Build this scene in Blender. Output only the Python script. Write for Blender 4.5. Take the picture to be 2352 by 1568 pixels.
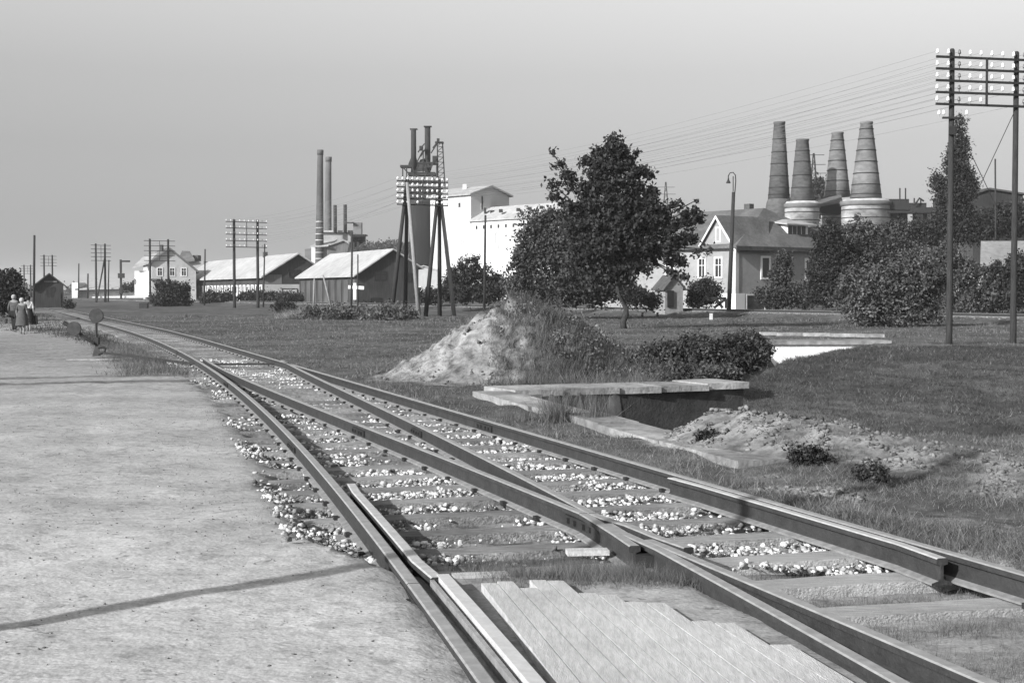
import bpy, math, random
import numpy as np
from mathutils import Vector, Matrix
R = math.radians
random.seed(7); RNG = np.random.default_rng(11)
for o in list(bpy.data.objects): bpy.data.objects.remove(o)
SC = bpy.context.scene
COL = SC.collection

# ------------------------------------------------------------------ camera, sky, sun, exposure
CAMH = 1.45; PITCH = math.atan(197.5/5690)
cam = bpy.data.cameras.new('camera'); camo = bpy.data.objects.new('camera', cam); COL.objects.link(camo)
cam.sensor_width = 36; cam.lens = 50; cam.clip_start = 0.05; cam.clip_end = 9000
camo.location = (0, 0, CAMH); camo.rotation_euler = (math.pi/2-PITCH, 0, 0)
SC.camera = camo

SUN_EL = R(25); SUN_AZ = math.atan2(-.73, -.69)
world = bpy.data.worlds.new('World'); SC.world = world; world.use_nodes = True
nt = world.node_tree; nt.nodes.clear()
sky = nt.nodes.new('ShaderNodeTexSky'); sky.sky_type = 'NISHITA'; sky.sun_disc = False
sky.sun_elevation = SUN_EL; sky.sun_rotation = SUN_AZ; sky.dust_density = 2.0; sky.altitude = 200
bw = nt.nodes.new('ShaderNodeRGBToBW'); nt.links.new(sky.outputs[0], bw.inputs[0])
tc = nt.nodes.new('ShaderNodeTexCoord'); sx = nt.nodes.new('ShaderNodeSeparateXYZ'); nt.links.new(tc.outputs['Generated'], sx.inputs[0])
rp = nt.nodes.new('ShaderNodeValToRGB'); nt.links.new(sx.outputs['Z'], rp.inputs[0])
SKYR = [(0.0, .88), (.05, .90), (.10, 1.02), (.15, 1.32), (.20, 1.85), (.27, 2.0), (1.0, 2.0)]
e = rp.color_ramp.elements
while len(e) < len(SKYR): e.new(.5)
for i, (p, v) in enumerate(SKYR): e[i].position = p; e[i].color = (v*.5, v*.5, v*.5, 1)
mu = nt.nodes.new('ShaderNodeMath'); mu.operation = 'MULTIPLY'; nt.links.new(bw.outputs[0], mu.inputs[0]); nt.links.new(rp.outputs[0], mu.inputs[1])
bg = nt.nodes.new('ShaderNodeBackground'); bg.inputs[1].default_value = 0.15; nt.links.new(mu.outputs[0], bg.inputs[0])
wo = nt.nodes.new('ShaderNodeOutputWorld'); nt.links.new(bg.outputs[0], wo.inputs[0])

sun = bpy.data.lights.new('sun', 'SUN'); sun.energy = 4.6; sun.angle = R(.5); sun.color = (1, 1, 1)
suno = bpy.data.objects.new('sun', sun); COL.objects.link(suno)
sdir = Vector((.73, .69, 0)).normalized()*math.cos(SUN_EL) + Vector((0, 0, -math.sin(SUN_EL)))
suno.rotation_euler = sdir.to_track_quat('-Z', 'Y').to_euler()
vs = SC.view_settings; vs.view_transform = 'Standard'; vs.look = 'None'; vs.gamma = 1; vs.exposure = 0.55; vs.use_curve_mapping = False

# ------------------------------------------------------------------ helpers
CP, SP = math.cos(PITCH), math.sin(PITCH)
def PX(x, Y): return (x-1176)/3267*(Y/(CP-0*SP))
def PZ(y, Y):
    d = (y-784)/3267; return CAMH + Y*(-SP-d*CP)/(CP-d*SP)
def P(x, y, Y):
    d = (y-784)/3267; t = Y/(CP-d*SP); return Vector(((x-1176)/3267*t, Y, CAMH+t*(-SP-d*CP)))
ORG = {}
def org(p): return ORG.get(p.as_pointer(), Vector((0, 0, 0))) if p else Vector((0, 0, 0))
def link(o, parent=None, origin=None):
    COL.objects.link(o); o.parent = parent
    ORG[o.as_pointer()] = origin if origin is not None else org(parent)
    return o
def thing(name, label, cat, loc=(0, 0, 0), group=None):
    o = bpy.data.objects.new(name, None); loc = Vector(loc); o.location = loc; o.empty_display_size = .3
    link(o, None, loc.copy()); o['label'] = label; o['category'] = cat
    if group: o['group'] = group
    return o
def tag(o, label, cat, group=None, kind=None):
    if label: o['label'] = label
    if cat: o['category'] = cat
    if group: o['group'] = group
    if kind: o['kind'] = kind
    return o
def copytree(o, loc, label=None, rotz=None, parent=None):
    def cp(s, p):
        c = s.copy(); COL.objects.link(c); c.parent = p
        for ch in s.children: cp(ch, c)
        return c
    c = cp(o, parent)
    c.location = loc; ORG[c.as_pointer()] = Vector(loc)
    if rotz is not None: c.rotation_euler.z = rotz
    if label: c['label'] = label
    return c
_m = {}
def mat(name, v, var=.25, scale=4, rough=.9, bump=.0, bscale=None, st=(1, 1, 1), spec=.2, big=0, stain=None, metal=0, isl=0):
    if name in _m: return _m[name]
    m = bpy.data.materials.new(name); m.use_nodes = True; n = m.node_tree; b = n.nodes['Principled BSDF']
    b.inputs['Roughness'].default_value = rough; b.inputs['Specular IOR Level'].default_value = spec; b.inputs['Metallic'].default_value = metal
    t = n.nodes.new('ShaderNodeTexCoord'); mp = n.nodes.new('ShaderNodeMapping'); mp.inputs['Scale'].default_value = st
    n.links.new(t.outputs['Object'], mp.inputs[0])
    a = n.nodes.new('ShaderNodeTexNoise'); a.inputs['Scale'].default_value = scale; a.inputs['Detail'].default_value = 6; a.inputs['Roughness'].default_value = .65
    n.links.new(mp.outputs[0], a.inputs[0])
    r = n.nodes.new('ShaderNodeMapRange'); r.inputs[1].default_value = .3; r.inputs[2].default_value = .7
    r.inputs[3].default_value = v*(1-var); r.inputs[4].default_value = v*(1+var); n.links.new(a.outputs[0], r.inputs[0])
    out = r.outputs[0]
    if big:
        a2 = n.nodes.new('ShaderNodeTexNoise'); a2.inputs['Scale'].default_value = scale*.13; a2.inputs['Detail'].default_value = 3
        n.links.new(t.outputs['Object'], a2.inputs[0])
        r2 = n.nodes.new('ShaderNodeMapRange'); r2.inputs[1].default_value = .35; r2.inputs[2].default_value = .65; r2.inputs[3].default_value = 1-big; r2.inputs[4].default_value = 1+big
        n.links.new(a2.outputs[0], r2.inputs[0]); mm = n.nodes.new('ShaderNodeMath'); mm.operation = 'MULTIPLY'
        n.links.new(out, mm.inputs[0]); n.links.new(r2.outputs[0], mm.inputs[1]); out = mm.outputs[0]
    if isl:
        ge = n.nodes.new('ShaderNodeNewGeometry'); ri = n.nodes.new('ShaderNodeMapRange'); ri.inputs[3].default_value = 1-isl; ri.inputs[4].default_value = 1+isl
        n.links.new(ge.outputs['Random Per Island'], ri.inputs[0]); m2 = n.nodes.new('ShaderNodeMath'); m2.operation = 'MULTIPLY'
        n.links.new(out, m2.inputs[0]); n.links.new(ri.outputs[0], m2.inputs[1]); out = m2.outputs[0]
    n.links.new(out, b.inputs['Base Color'])
    if bump:
        c = n.nodes.new('ShaderNodeTexNoise'); c.inputs['Scale'].default_value = bscale or scale*4; c.inputs['Detail'].default_value = 5
        n.links.new(mp.outputs[0], c.inputs[0]); bp = n.nodes.new('ShaderNodeBump'); bp.inputs['Strength'].default_value = min(1, bump); bp.inputs['Distance'].default_value = .02
        n.links.new(c.outputs[0], bp.inputs['Height']); n.links.new(bp.outputs[0], b.inputs['Normal'])
    _m[name] = m; return m
def leafmat(name, v, var=.5, scale=1.2):
    if name in _m: return _m[name]
    m = mat(name, v, var, scale, rough=.75, spec=.3, isl=.65); n = m.node_tree; b = n.nodes['Principled BSDF']
    tr = n.nodes.new('ShaderNodeBsdfTranslucent'); tr.inputs[0].default_value = (v*1.1,)*3+(1,)
    mx = n.nodes.new('ShaderNodeMixShader'); mx.inputs[0].default_value = .25
    n.links.new(b.outputs[0], mx.inputs[1]); n.links.new(tr.outputs[0], mx.inputs[2])
    n.links.new(mx.outputs[0], n.nodes['Material Output'].inputs[0]); return m

def npmesh(name, V, F, m, parent=None, smooth=False):
    """V (n,3) array, F (k,4) or (k,3) int array"""
    V = np.asarray(V, dtype=np.float32); F = np.asarray(F, dtype=np.int32)
    me = bpy.data.meshes.new(name); k = F.shape[1]
    o_ = org(parent); V = V-np.array([o_.x, o_.y, o_.z], dtype=np.float32)
    me.vertices.add(len(V)); me.vertices.foreach_set('co', V.ravel())
    me.loops.add(F.size); me.loops.foreach_set('vertex_index', F.ravel())
    me.polygons.add(len(F)); me.polygons.foreach_set('loop_start', np.arange(0, F.size, k, dtype=np.int32))
    me.polygons.foreach_set('loop_total', np.full(len(F), k, dtype=np.int32))
    if smooth: me.polygons.foreach_set('use_smooth', np.ones(len(F), dtype=bool))
    me.update(); me.validate(); me.materials.append(m)
    return link(bpy.data.objects.new(name, me), parent)

class MB:
    def __init__(s): s.v = []; s.f = []
    def quad(s, a, b, c, d): i = len(s.v); s.v += [a, b, c, d]; s.f.append((i, i+1, i+2, i+3))
    def hexa(s, p):   # 8 points: bottom 4 ccw, top 4 ccw
        i = len(s.v); s.v += [tuple(q) for q in p]
        s.f += [(i+3, i+2, i+1, i), (i+4, i+5, i+6, i+7), (i, i+1, i+5, i+4), (i+1, i+2, i+6, i+5), (i+2, i+3, i+7, i+6), (i+3, i, i+4, i+7)]; return s
    def box(s, c, sz, rz=0, u=None):
        c = Vector(c); hx, hy, hz = sz[0]/2, sz[1]/2, sz[2]/2
        M = Matrix.Rotation(rz, 3, 'Z') if u is None else u
        s.hexa([c+M@Vector(q) for q in ((-hx, -hy, -hz), (hx, -hy, -hz), (hx, hy, -hz), (-hx, hy, -hz), (-hx, -hy, hz), (hx, -hy, hz), (hx, hy, hz), (-hx, hy, hz))]); return s
    def bar(s, a, b, w, h=None):   # square bar from a to b
        a, b = Vector(a), Vector(b); h = h or w; d = (b-a); L = d.length
        if L < 1e-6: return s
        q = d.to_track_quat('Y', 'Z').to_matrix(); return s.box((a+b)/2, (w, L, h), u=q)
    def tube(s, pts, rad, n=8, cap=True):
        pts = [Vector(p) for p in pts]; rad = rad if hasattr(rad, '__len__') else [rad]*len(pts); base = len(s.v)
        for k, p in enumerate(pts):
            d = (pts[min(k+1, len(pts)-1)]-pts[max(k-1, 0)]).normalized(); up = Vector((0, 0, 1)) if abs(d.z) < .95 else Vector((0, 1, 0))
            a = d.cross(up).normalized(); b = a.cross(d)
            for j in range(n):
                t = 2*math.pi*j/n; s.v.append(tuple(p+(a*math.cos(t)+b*math.sin(t))*rad[k]))
        for k in range(len(pts)-1):
            for j in range(n):
                j2 = (j+1) % n; s.f.append((base+k*n+j, base+k*n+j2, base+(k+1)*n+j2, base+(k+1)*n+j))
        if cap:
            s.f.append(tuple(base+j for j in range(n))[::-1]); e_ = base+(len(pts)-1)*n; s.f.append(tuple(e_+j for j in range(n)))
        return s
    def lathe(s, c, prof, n=24):
        return s.tube([(c[0], c[1], c[2]+z) for r, z in prof], [r for r, z in prof], n)
    def build(s, name, m, parent=None, smooth=False):
        o_ = org(parent); me = bpy.data.meshes.new(name)
        me.from_pydata([(v[0]-o_.x, v[1]-o_.y, v[2]-o_.z) for v in s.v], [], s.f); me.materials.append(m)
        if smooth: me.polygons.foreach_set('use_smooth', [len(f) == 4 for f in s.f])
        me.update()
        return link(bpy.data.objects.new(name, me), parent)
def lerp(a, b, t): return a+(b-a)*t
def sm(a, b, x):
    t = np.clip((x-a)/(b-a), 0, 1); return t*t*(3-2*t)
_ws = [(RNG.uniform(-1, 1), RNG.uniform(-1, 1), RNG.uniform(0, 6.28)) for _ in range(40)]
def nz(x, y, f=1.0, k=12, off=0):
    r = 0
    for i in range(k):
        a, b, p = _ws[(i+off) % 40]; r = r+np.sin((a*x+b*y)*f*(1+.35*i)*2.2+p*3+i)
    return r/math.sqrt(k)

# rails in plan (metres): X as a function of Y
def pol(c, Y): s = Y/20; return ((c[0]*s+c[1])*s+c[2])*s+c[3]
cA = (0.08159, -0.91407, -3.89065, 0.9895); cD = (-0.03837, 0.14752, -6.82004, 5.11734)
cC = (0.57254, -1.78579, -3.48327, 2.48); cB = (0.78971, -1.92164, -5.38535, 3.31195)
def XA(Y):
    Y = np.asarray(Y, dtype=float); return np.where(Y < 62, pol(cA, Y), pol(cA, 62)-.363*(Y-62))
def XD(Y):
    Y = np.asarray(Y, dtype=float); return np.where(Y < 55, pol(cD, Y), XA(Y)+1.60+0*Y)
def XB(Y): return pol(cB, np.asarray(Y, dtype=float))
def XC(Y): return pol(cC, np.asarray(Y, dtype=float))
def mlX(Y): return 26.4-.5606*(Y-73.5)       # main line centre
MLN = (.8723, .489)                           # unit normal of main line (pointing away)
def mlq(x, y): return (x-26.4)*MLN[0]+(y-73.5)*MLN[1]

p0 = Vector((0, 21.2)); p1 = Vector((3.8, 23.3)); EN = Vector((.275, -.961)); NN = Vector((.961, .275)); WN = Vector((.476, -.88))
def G(x, y):
    x = np.asarray(x, dtype=float); y = np.asarray(y, dtype=float)
    xa, xd = XA(y), XD(y)
    dl = xa-x; dr = x-xd
    left = -.03-.10*sm(8, 11.5, y)-.10*sm(18, 45, y)-.22*sm(30, 62, y)*sm(.8, 5, dl)+.03*sm(.3, 2.5, dl)*sm(8, 12, y)
    left = left+.008*nz(x, y, 1.4)-.012*(np.exp(-((dl-2.1-.25*np.sin(y*.4))/.12)**2)+np.exp(-((dl-3.6-.25*np.sin(y*.4))/.12)**2))
    xb_ = pol(cB, np.clip(y, 0, 30)); mid = -.218+lerp(lerp(.03, .145, sm(8.4, 7.4, y))*sm(9.2, 8.4, y), .075*sm(7.6, 6.2, y), sm(-.25, .12, x-xb_))+.008*nz(x, y, 2)
    right = -.10-.05*sm(20, 60, y)+.022*nz(x, y, 1.1)+.03*sm(9, 6, y)
    g = np.where(dl > 0, lerp(mid, left, sm(lerp(.03, .15, sm(7.6, 9, y)), lerp(.09, .55, sm(7.6, 9, y)), dl)), np.where(dr > 0, lerp(mid, right, sm(.1, .5, dr)), mid))
    # main line embankment and the yard beyond it
    q = mlq(x, y)
    far = lerp(-.15, .42, sm(1.5, 22, q))*sm(-45, 5, x)+(-.15)*(1-sm(-45, 5, x))
    g = np.where(q > 0, lerp(g, far, sm(.5, 3, q)), g)
    g = lerp(g, .13, sm(3.6, 1.9, np.abs(q)))
    # spoil mound
    dx, dy = x-.15, y-26.4
    dxx = np.where(dx < 0, dx/2.6, dx/2.55)
    rr = np.sqrt(dxx**2+(dy/2.4)**2+1e-9)
    mh = 1.62*np.clip(1-rr, 0, 1)**1.12; mh = np.where(mh > 1.05, 1.05+(mh-1.05)*.55, mh)
    g = g+mh*(1+.06*nz(x, y, 3))+.05*nz(x, y, 5)*sm(1.3, .6, rr)
    # heap beside the pit
    for cx, cy, rx, ry, h in ((2.15, 14.6, .5, .8, .22), (2.55, 14.1, .7, 1.0, .22), (3.05, 13.4, .7, 1.0, .22), (3.7, 12.6, .8, 1.0, .16), (4.5, 11.5, 1.0, 1.0, .12)):
        r2 = ((x-cx)/rx)**2+((y-cy)/ry)**2
        g = g+h*np.exp(-r2*1.3)*(1+.09*nz(x, y, 4))+.008*nz(x, y, 9)*np.exp(-r2*1.3)
    # pit in front of the wall and the sloping bank to the right
    v = (x-p0.x)*NN.x+(y-p0.y)*NN.y; w = (x-p0.x)*WN.x+(y-p0.y)*WN.y
    bank = np.minimum(-1.1+.085*(y-20), .03)+.03*nz(x, y, 1.3)
    near = sm(15.2, 18.5, y+.25*(x-3)*0)
    fl = lerp(-1.35, np.minimum(bank, g), sm(1.8, 4.6, v))
    pit = (v > .0) & (w > 0) & (y > 13.5)
    g1 = lerp(g, fl, near*sm(17, 8, x))
    g1 = np.where((v < 2.6) & (y < 18.5) & (y > 15.1), -1.2, g1)
    g = np.where(pit & (y < 40), np.minimum(g, g1), g)
    # right bank behind the wall line
    rb = (w <= 0) & (y < 41)
    ed = x-(4.5+(y-28.4)*.433)     # edge of the trench
    edl = x-(2.2+(y-24)*.26)+.1*nz(x, y, 1)
    gb = lerp(g, np.minimum(bank, g), sm(17, 8, x))
    g = np.where(rb & (ed > 0), np.where(y < 40, gb, g), g)
    tr = (w < -1.1) & (ed <= 0) & (edl > 0) & (y < 44)
    g = np.where(tr, lerp(g, -1.3, sm(0, 1.3, edl)), g)
    return g

# ------------------------------------------------------------------ ground
def lines(segs):
    out = []
    for a, b, st in segs:
        n = max(1, int(round((b-a)/st))); out += list(np.linspace(a, b, n, endpoint=False))
    out.append(segs[-1][1]); return np.array(out)
xs = lines([(-2500, -600, 250), (-600, -120, 30), (-120, -40, 4), (-40, -14, .8), (-14, -7, .3), (-7, 7, .11), (7, 14, .25), (14, 40, .8), (40, 120, 4), (120, 600, 30), (600, 2500, 250)])
ys = lines([(-300, -20, 40), (-20, 0, 2), (0, 4, .3), (4, 14, .09), (14, 30, .13), (30, 46, .25), (46, 110, .7), (110, 300, 3), (300, 1000, 25), (1000, 5000, 250)])
GX, GY = np.meshgrid(xs, ys); GZ = G(GX, GY)
NXg, NYg = len(xs), len(ys)
def dirt_light_mask(x, y):
    xa, xd = XA(y), XD(y); dl = xa-x
    d = sm(.05, .5, dl+.12*nz(x, y, 1.3)+.6*sm(8.6, 7.2, y))
    d = d*(1-.26*sm(5.5, 15, y)-.2*sm(14, 40, y)-.2*sm(60, 110, y)*1)*lerp(1, sm(14, 9, dl)+.25, sm(55, 75, y))  # fades with distance: grassier soil plus some grazing-light falloff painted in
    tk = y-24.5-.33*(x+9)+.5*np.sin(x*.5); d = d-np.where(dl > 0, .30*np.exp(-(tk/.45)**2)+.22*np.exp(-((tk-2.0)/.4)**2), 0)
    d = d-np.where((dl > 0) & (y < 14), .10*np.clip(nz(x, y, .6, 8, 5), 0, 2)+.05*nz(x, y, 3, 8), 0)
    inner = (dl <= 0) & (x < xd)
    d = np.where(inner, .5+.15*nz(x, y, 2), d)
    d = np.where(inner & (y < 8.3), .62, d)
    # spoil mound and heap
    rr = np.sqrt(((x+.35)/2.6)**2+((y-25.6)/2.3)**2)
    d = np.maximum(d, (.52+.08*nz(x, y, 4))*sm(1.1, .75, rr)*sm(1.2, -.3, x+.3*nz(x, y, 2)))
    for cx, cy, rx, ry in ((2.1, 14.3, .95, 1.3), (2.9, 13.6, 1.1, 1.3), (3.7, 12.6, 1.1, 1.2), (4.6, 11.5, 1.1, .9)):
        d = np.maximum(d, (.50+.07*nz(x, y, 4))*sm(1.1, .6, np.sqrt(((x-cx)/rx)**2+((y-cy)/ry)**2)+.12*nz(x, y, 3)))
    q = np.abs(mlq(x, y)); d = np.maximum(d, .45*sm(3.2, 2.0, q))
    rt = x > xd
    d = np.where(rt & (y < 12), np.maximum(d, .30+.25*nz(x, y, 1.2)), d)
    return np.clip(d, 0, 1)
DM = dirt_light_mask(GX, GY)
idx = np.arange(NXg*NYg).reshape(NYg, NXg)
F = np.stack([idx[:-1, :-1], idx[:-1, 1:], idx[1:, 1:], idx[1:, :-1]], -1).reshape(-1, 4)
V = np.stack([GX, GY, GZ], -1).reshape(-1, 3)

gm = bpy.data.materials.new('ground'); gm.use_nodes = True; n = gm.node_tree; b = n.nodes['Principled BSDF']
b.inputs['Roughness'].default_value = .95; b.inputs['Specular IOR Level'].default_value = .1
at = n.nodes.new('ShaderNodeAttribute'); at.attribute_name = 'bare'
t = n.nodes.new('ShaderNodeTexCoord')
def noise(sc, det=6, ro=.65, st=None):
    a = n.nodes.new('ShaderNodeTexNoise'); a.inputs['Scale'].default_value = sc; a.inputs['Detail'].default_value = det; a.inputs['Roughness'].default_value = ro
    if st:
        mp = n.nodes.new('ShaderNodeMapping'); mp.inputs['Scale'].default_value = st; n.links.new(t.outputs['Object'], mp.inputs[0]); n.links.new(mp.outputs[0], a.inputs[0])
    else: n.links.new(t.outputs['Object'], a.inputs[0])
    return a.outputs[0]
def mrange(x, a0, a1, b0, b1):
    r = n.nodes.new('ShaderNodeMapRange'); r.inputs[1].default_value = a0; r.inputs[2].default_value = a1; r.inputs[3].default_value = b0; r.inputs[4].default_value = b1
    n.links.new(x, r.inputs[0]); return r.outputs[0]
def mth(op, x, y):
    r = n.nodes.new('ShaderNodeMath'); r.operation = op
    for i, q in enumerate((x, y)):
        if isinstance(q, (int, float)): r.inputs[i].default_value = q
        else: n.links.new(q, r.inputs[i])
    return r.outputs[0]
GRASSV, DIRTV = .08, .42
gr = mth('MULTIPLY', mrange(noise(3), .3, .7, GRASSV*.6, GRASSV*1.4), mrange(noise(.22, 5), .35, .65, .6, 1.5))
dt = mth('MULTIPLY', mth('MULTIPLY', mrange(noise(55, 3, .6), .35, .65, DIRTV*.86, DIRTV*1.14), mrange(noise(10, 4, .5), .35, .65, .90, 1.08)), mrange(noise(.8, 5), .35, .65, .80, 1.12))
spk = mth('MULTIPLY', mrange(noise(13, 2, .5), .27, .33, .60, 1.0), mrange(noise(5, 4, .6), .32, .46, .80, 1.0))      # scattered dark crumbs
dt = mth('MULTIPLY', dt, spk)
dt = mth('MULTIPLY', dt, mrange(at.outputs['Fac'], .35, 1, .5, 1))  # soil tone follows the mask, painted light falloff included
edge = mrange(mth('ADD', at.outputs['Fac'], mth('MULTIPLY', mth('SUBTRACT', noise(6, 6, .7), .5), .9)), .3, .62, 0, 1)
mx = n.nodes.new('ShaderNodeMix'); mx.data_type = 'FLOAT'; n.links.new(edge, mx.inputs[0]); n.links.new(gr, mx.inputs[2]); n.links.new(dt, mx.inputs[3])
n.links.new(mx.outputs[0], b.inputs['Base Color'])
bp = n.nodes.new('ShaderNodeBump'); bp.inputs['Strength'].default_value = .6; bp.inputs['Distance'].default_value = .02
n.links.new(mth('ADD', mth('MULTIPLY', noise(8, 2, .5), 1.0), mth('MULTIPLY', noise(34, 2, .5), .45)), bp.inputs['Height']); n.links.new(bp.outputs[0], b.inputs['Normal'])

def sheet(name, sel):
    f = F[sel]; used = np.unique(f); remap = np.zeros(len(V), dtype=np.int64); remap[used] = np.arange(len(used))
    o = npmesh(name, V[used], remap[f], gm, None, True); o['kind'] = 'structure'
    a = o.data.attributes.new('bare', 'FLOAT', 'POINT'); a.data.foreach_set('value', DM.ravel()[used].astype(np.float32))
    return o
fc = V[F].mean(1)
fdl = XA(fc[:, 1])-fc[:, 0]; fdr = fc[:, 0]-XD(fc[:, 1])
yard = (fdl > .3) & (fc[:, 1] < 75) & (fc[:, 1] > -25) & (fc[:, 0] > -60)
bed = (fdl <= .3) & (fdr < .3) & (fc[:, 1] < 160) & (fc[:, 1] > -25)
sheet('dirt_yard', yard); sheet('track_bed', bed); sheet('grass_field', ~(yard | bed))

# ------------------------------------------------------------------ materials
M_web = mat('rail_rust', .032, .3, 9, .8, .4, 40, spec=.3)
M_head = mat('rail_head', .25, .25, 12, .5, .1, spec=.5)
M_foot = mat('rail_foot_dust', .19, .3, 14, .9)
M_sleep = mat('weathered_timber', .24, .5, 7, .95, .8, 24, st=(1, 9, 4), big=.35)
M_sleepP = mat('sandy_timber', .34, .3, 7, .95, .6, 24, st=(1, 9, 4), big=.2)
M_plank = mat('worn_plank', .44, .22, 9, .95, .35, 30, st=(7, 1, 4), big=.12)
M_pole = mat('pole_wood', .032, .4, 6, .9, .5, 20, st=(5, 5, .5))
M_poleL = mat('pole_wood_pale', .22, .3, 6, .9, .5, 20, st=(5, 5, .5))
M_iron = mat('dark_iron', .022, .3, 10, .7, spec=.3)
M_porc = mat('porcelain', .82, .05, 8, .3, spec=.5)
M_porcd = mat('brown_porcelain', .09, .1, 8, .3, spec=.5)
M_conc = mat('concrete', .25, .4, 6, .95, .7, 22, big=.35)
M_concd = mat('shaded_concrete', .05, .35, 5, .95, .6, 22, big=.3)  # shade inside the pit put into a darker concrete colour
M_stone = mat('limestone', .46, .3, 9, .9, .5, 60, isl=.55)
M_stone2 = mat('grey_stone', .17, .3, 18, .9, .5, 60, isl=.55)

# ------------------------------------------------------------------ the turnout
track = thing('railway_turnout', 'rusty railway turnout with timber sleepers forking towards the camera', 'railway track', (0, 12, 0))
PROF = [(-.062, -.15), (.062, -.15), (.062, -.138), (.022, -.125), (.009, -.112), (.009, -.042), (.034, -.034), (.034, -.006), (.026, 0), (-.026, 0), (-.034, -.006), (-.034, -.034), (-.009, -.042), (-.009, -.112), (-.022, -.125), (-.062, -.138)]
def sweep(pts, prof=PROF, zoff=0.0, wid=1.0):
    pts = [Vector(p) for p in pts]; nn = len(prof); vv = []; ff = []; mi = []
    for k, p in enumerate(pts):
        d = pts[min(k+1, len(pts)-1)]-pts[max(k-1, 0)]; d.z = 0; d.normalize(); r_ = Vector((d.y, -d.x, 0))
        for a, z in prof: vv.append(tuple(p+r_*(a*wid)+Vector((0, 0, z+zoff))))
    for k in range(len(pts)-1):
        for j in range(nn):
            j2 = (j+1) % nn; ff.append((k*nn+j, k*nn+j2, (k+1)*nn+j2, (k+1)*nn+j))
            mi.append(1 if j in (7, 8, 9) else (2 if j in (2, 14, 1, 15) else 0))
    ff.append(tuple(range(nn))[::-1]); mi.append(0); q = (len(pts)-1)*nn; ff.append(tuple(q+j for j in range(nn))); mi.append(0)
    return vv, ff, mi
def rail(pts, name='rail', parent=None, prof=PROF, zoff=0.0, hm=None):
    parent = parent or track
    vv, ff, mi = sweep(pts, prof, zoff); o_ = org(parent); me = bpy.data.meshes.new(name)
    me.from_pydata([(v[0]-o_.x, v[1]-o_.y, v[2]-o_.z) for v in vv], [], ff)
    for m in (M_web, hm or M_head, M_foot): me.materials.append(m)
    me.polygons.foreach_set('material_index', mi); me.update()
    return link(bpy.data.objects.new(name, me), parent)
def rz(Y): return -.002*max(0, Y-45)
def rpts(fn, y0, y1, st=.6, off=0):
    n_ = max(2, int((y1-y0)/st)+1); return [(float(fn(y))+off, y, rz(y)) for y in np.linspace(y0, y1, n_)]
for fn, cuts in ((XA, (2.2, 7.05, 14.0, 23.5, 34, 52, 150)), (XD, (2.2, 6.9, 16.1, 27.5, 41, 60, 150))):
    for a, b_ in zip(cuts[:-1], cuts[1:]): rail(rpts(fn, a+.006, b_-.006, .8))
YX = 8.55
for fn, cuts in ((XB, (9.3, 15.55, 31.4)), (XC, (9.3, 15.5, 30.3))):
    for a, b_ in zip(cuts[:-1], cuts[1:]): rail(rpts(fn, a+.006, b_-.006, .7))
# crossing: wing rails and the nose with its two legs
fb, fcx = float(XB(9.3)), float(XC(9.3))
rail([(fb, 9.29, 0), (fb+.062, 9.0, 0), (fb+.160, 8.5, 0), (fb+.232, 8.1, 0)], 'wing_rail')
rail([(fcx, 9.29, 0), (fcx+.075, 9.08, 0), (.727, 8.83, 0), (.865, 8.4, 0), (1.005, 8.05, 0)], 'wing_rail')
rail([(float(XC(y)), y, 0) for y in np.linspace(2.2, 8.0, 12)]+[(.672, 8.55, 0), (.607, 8.9, -.002)], 'crossing_nose')
rail([(float(XB(y)), y, .001) for y in np.linspace(2.2, 8.3, 12)], 'crossing_nose')
# check rails
def chk(fn, y0, y1, off, flare0=.05, flare1=.05):
    pts = [(float(fn(y0))+off+math.copysign(flare0, off), y0, 0)]
    for y in np.linspace(y0+.45, y1-.45, 7): pts.append((float(fn(y))+off, y, 0))
    pts.append((float(fn(y1))+off+math.copysign(flare1, off), y1, 0)); return pts
M_chk = mat('dusty_rail_head', .38, .2, 12, .6)
rail(chk(XD, 7.72, 11.1, -.105, flare1=.02), 'check_rail', hm=M_chk); rail(chk(XA, 7.2, 10.75, .115, flare0=.03, flare1=.02), 'check_rail', hm=M_chk)
GPROF = [(-.05, -.15), (.05, -.15), (.05, -.004), (.044, 0), (-.044, 0), (-.05, -.004)]
def grail(pts, name, wid, m, zo=0):
    mb = MB()
    for a, b_ in zip(pts[:-1], pts[1:]):
        d = (Vector(b_)-Vector(a)); d.z = 0; d.normalize(); r_ = Vector((d.y, -d.x, 0))*wid/2
        a_, b2 = Vector(a), Vector(b_)
        mb.hexa([a_-r_+Vector((0, 0, -.14)), a_+r_+Vector((0, 0, -.14)), b2+r_+Vector((0, 0, -.14)), b2-r_+Vector((0, 0, -.14)), a_-r_+Vector((0, 0, zo)), a_+r_+Vector((0, 0, zo)), b2+r_+Vector((0, 0, zo)), b2-r_+Vector((0, 0, zo))])
    return mb.build(name, m, track)
gp_ = [(float(XA(y))+.13, y, 0) for y in np.linspace(2.2, 7.2, 7)]
grail([(x-.012, y, z) for x, y, z in gp_], 'guard_rail', .02, M_head, -.012)
grail([(x+.04, y+.06, z) for x, y, z in gp_], 'guard_rail', .062, mat('worn_steel', .46, .15, 12, .6, spec=.4), .004)
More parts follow.
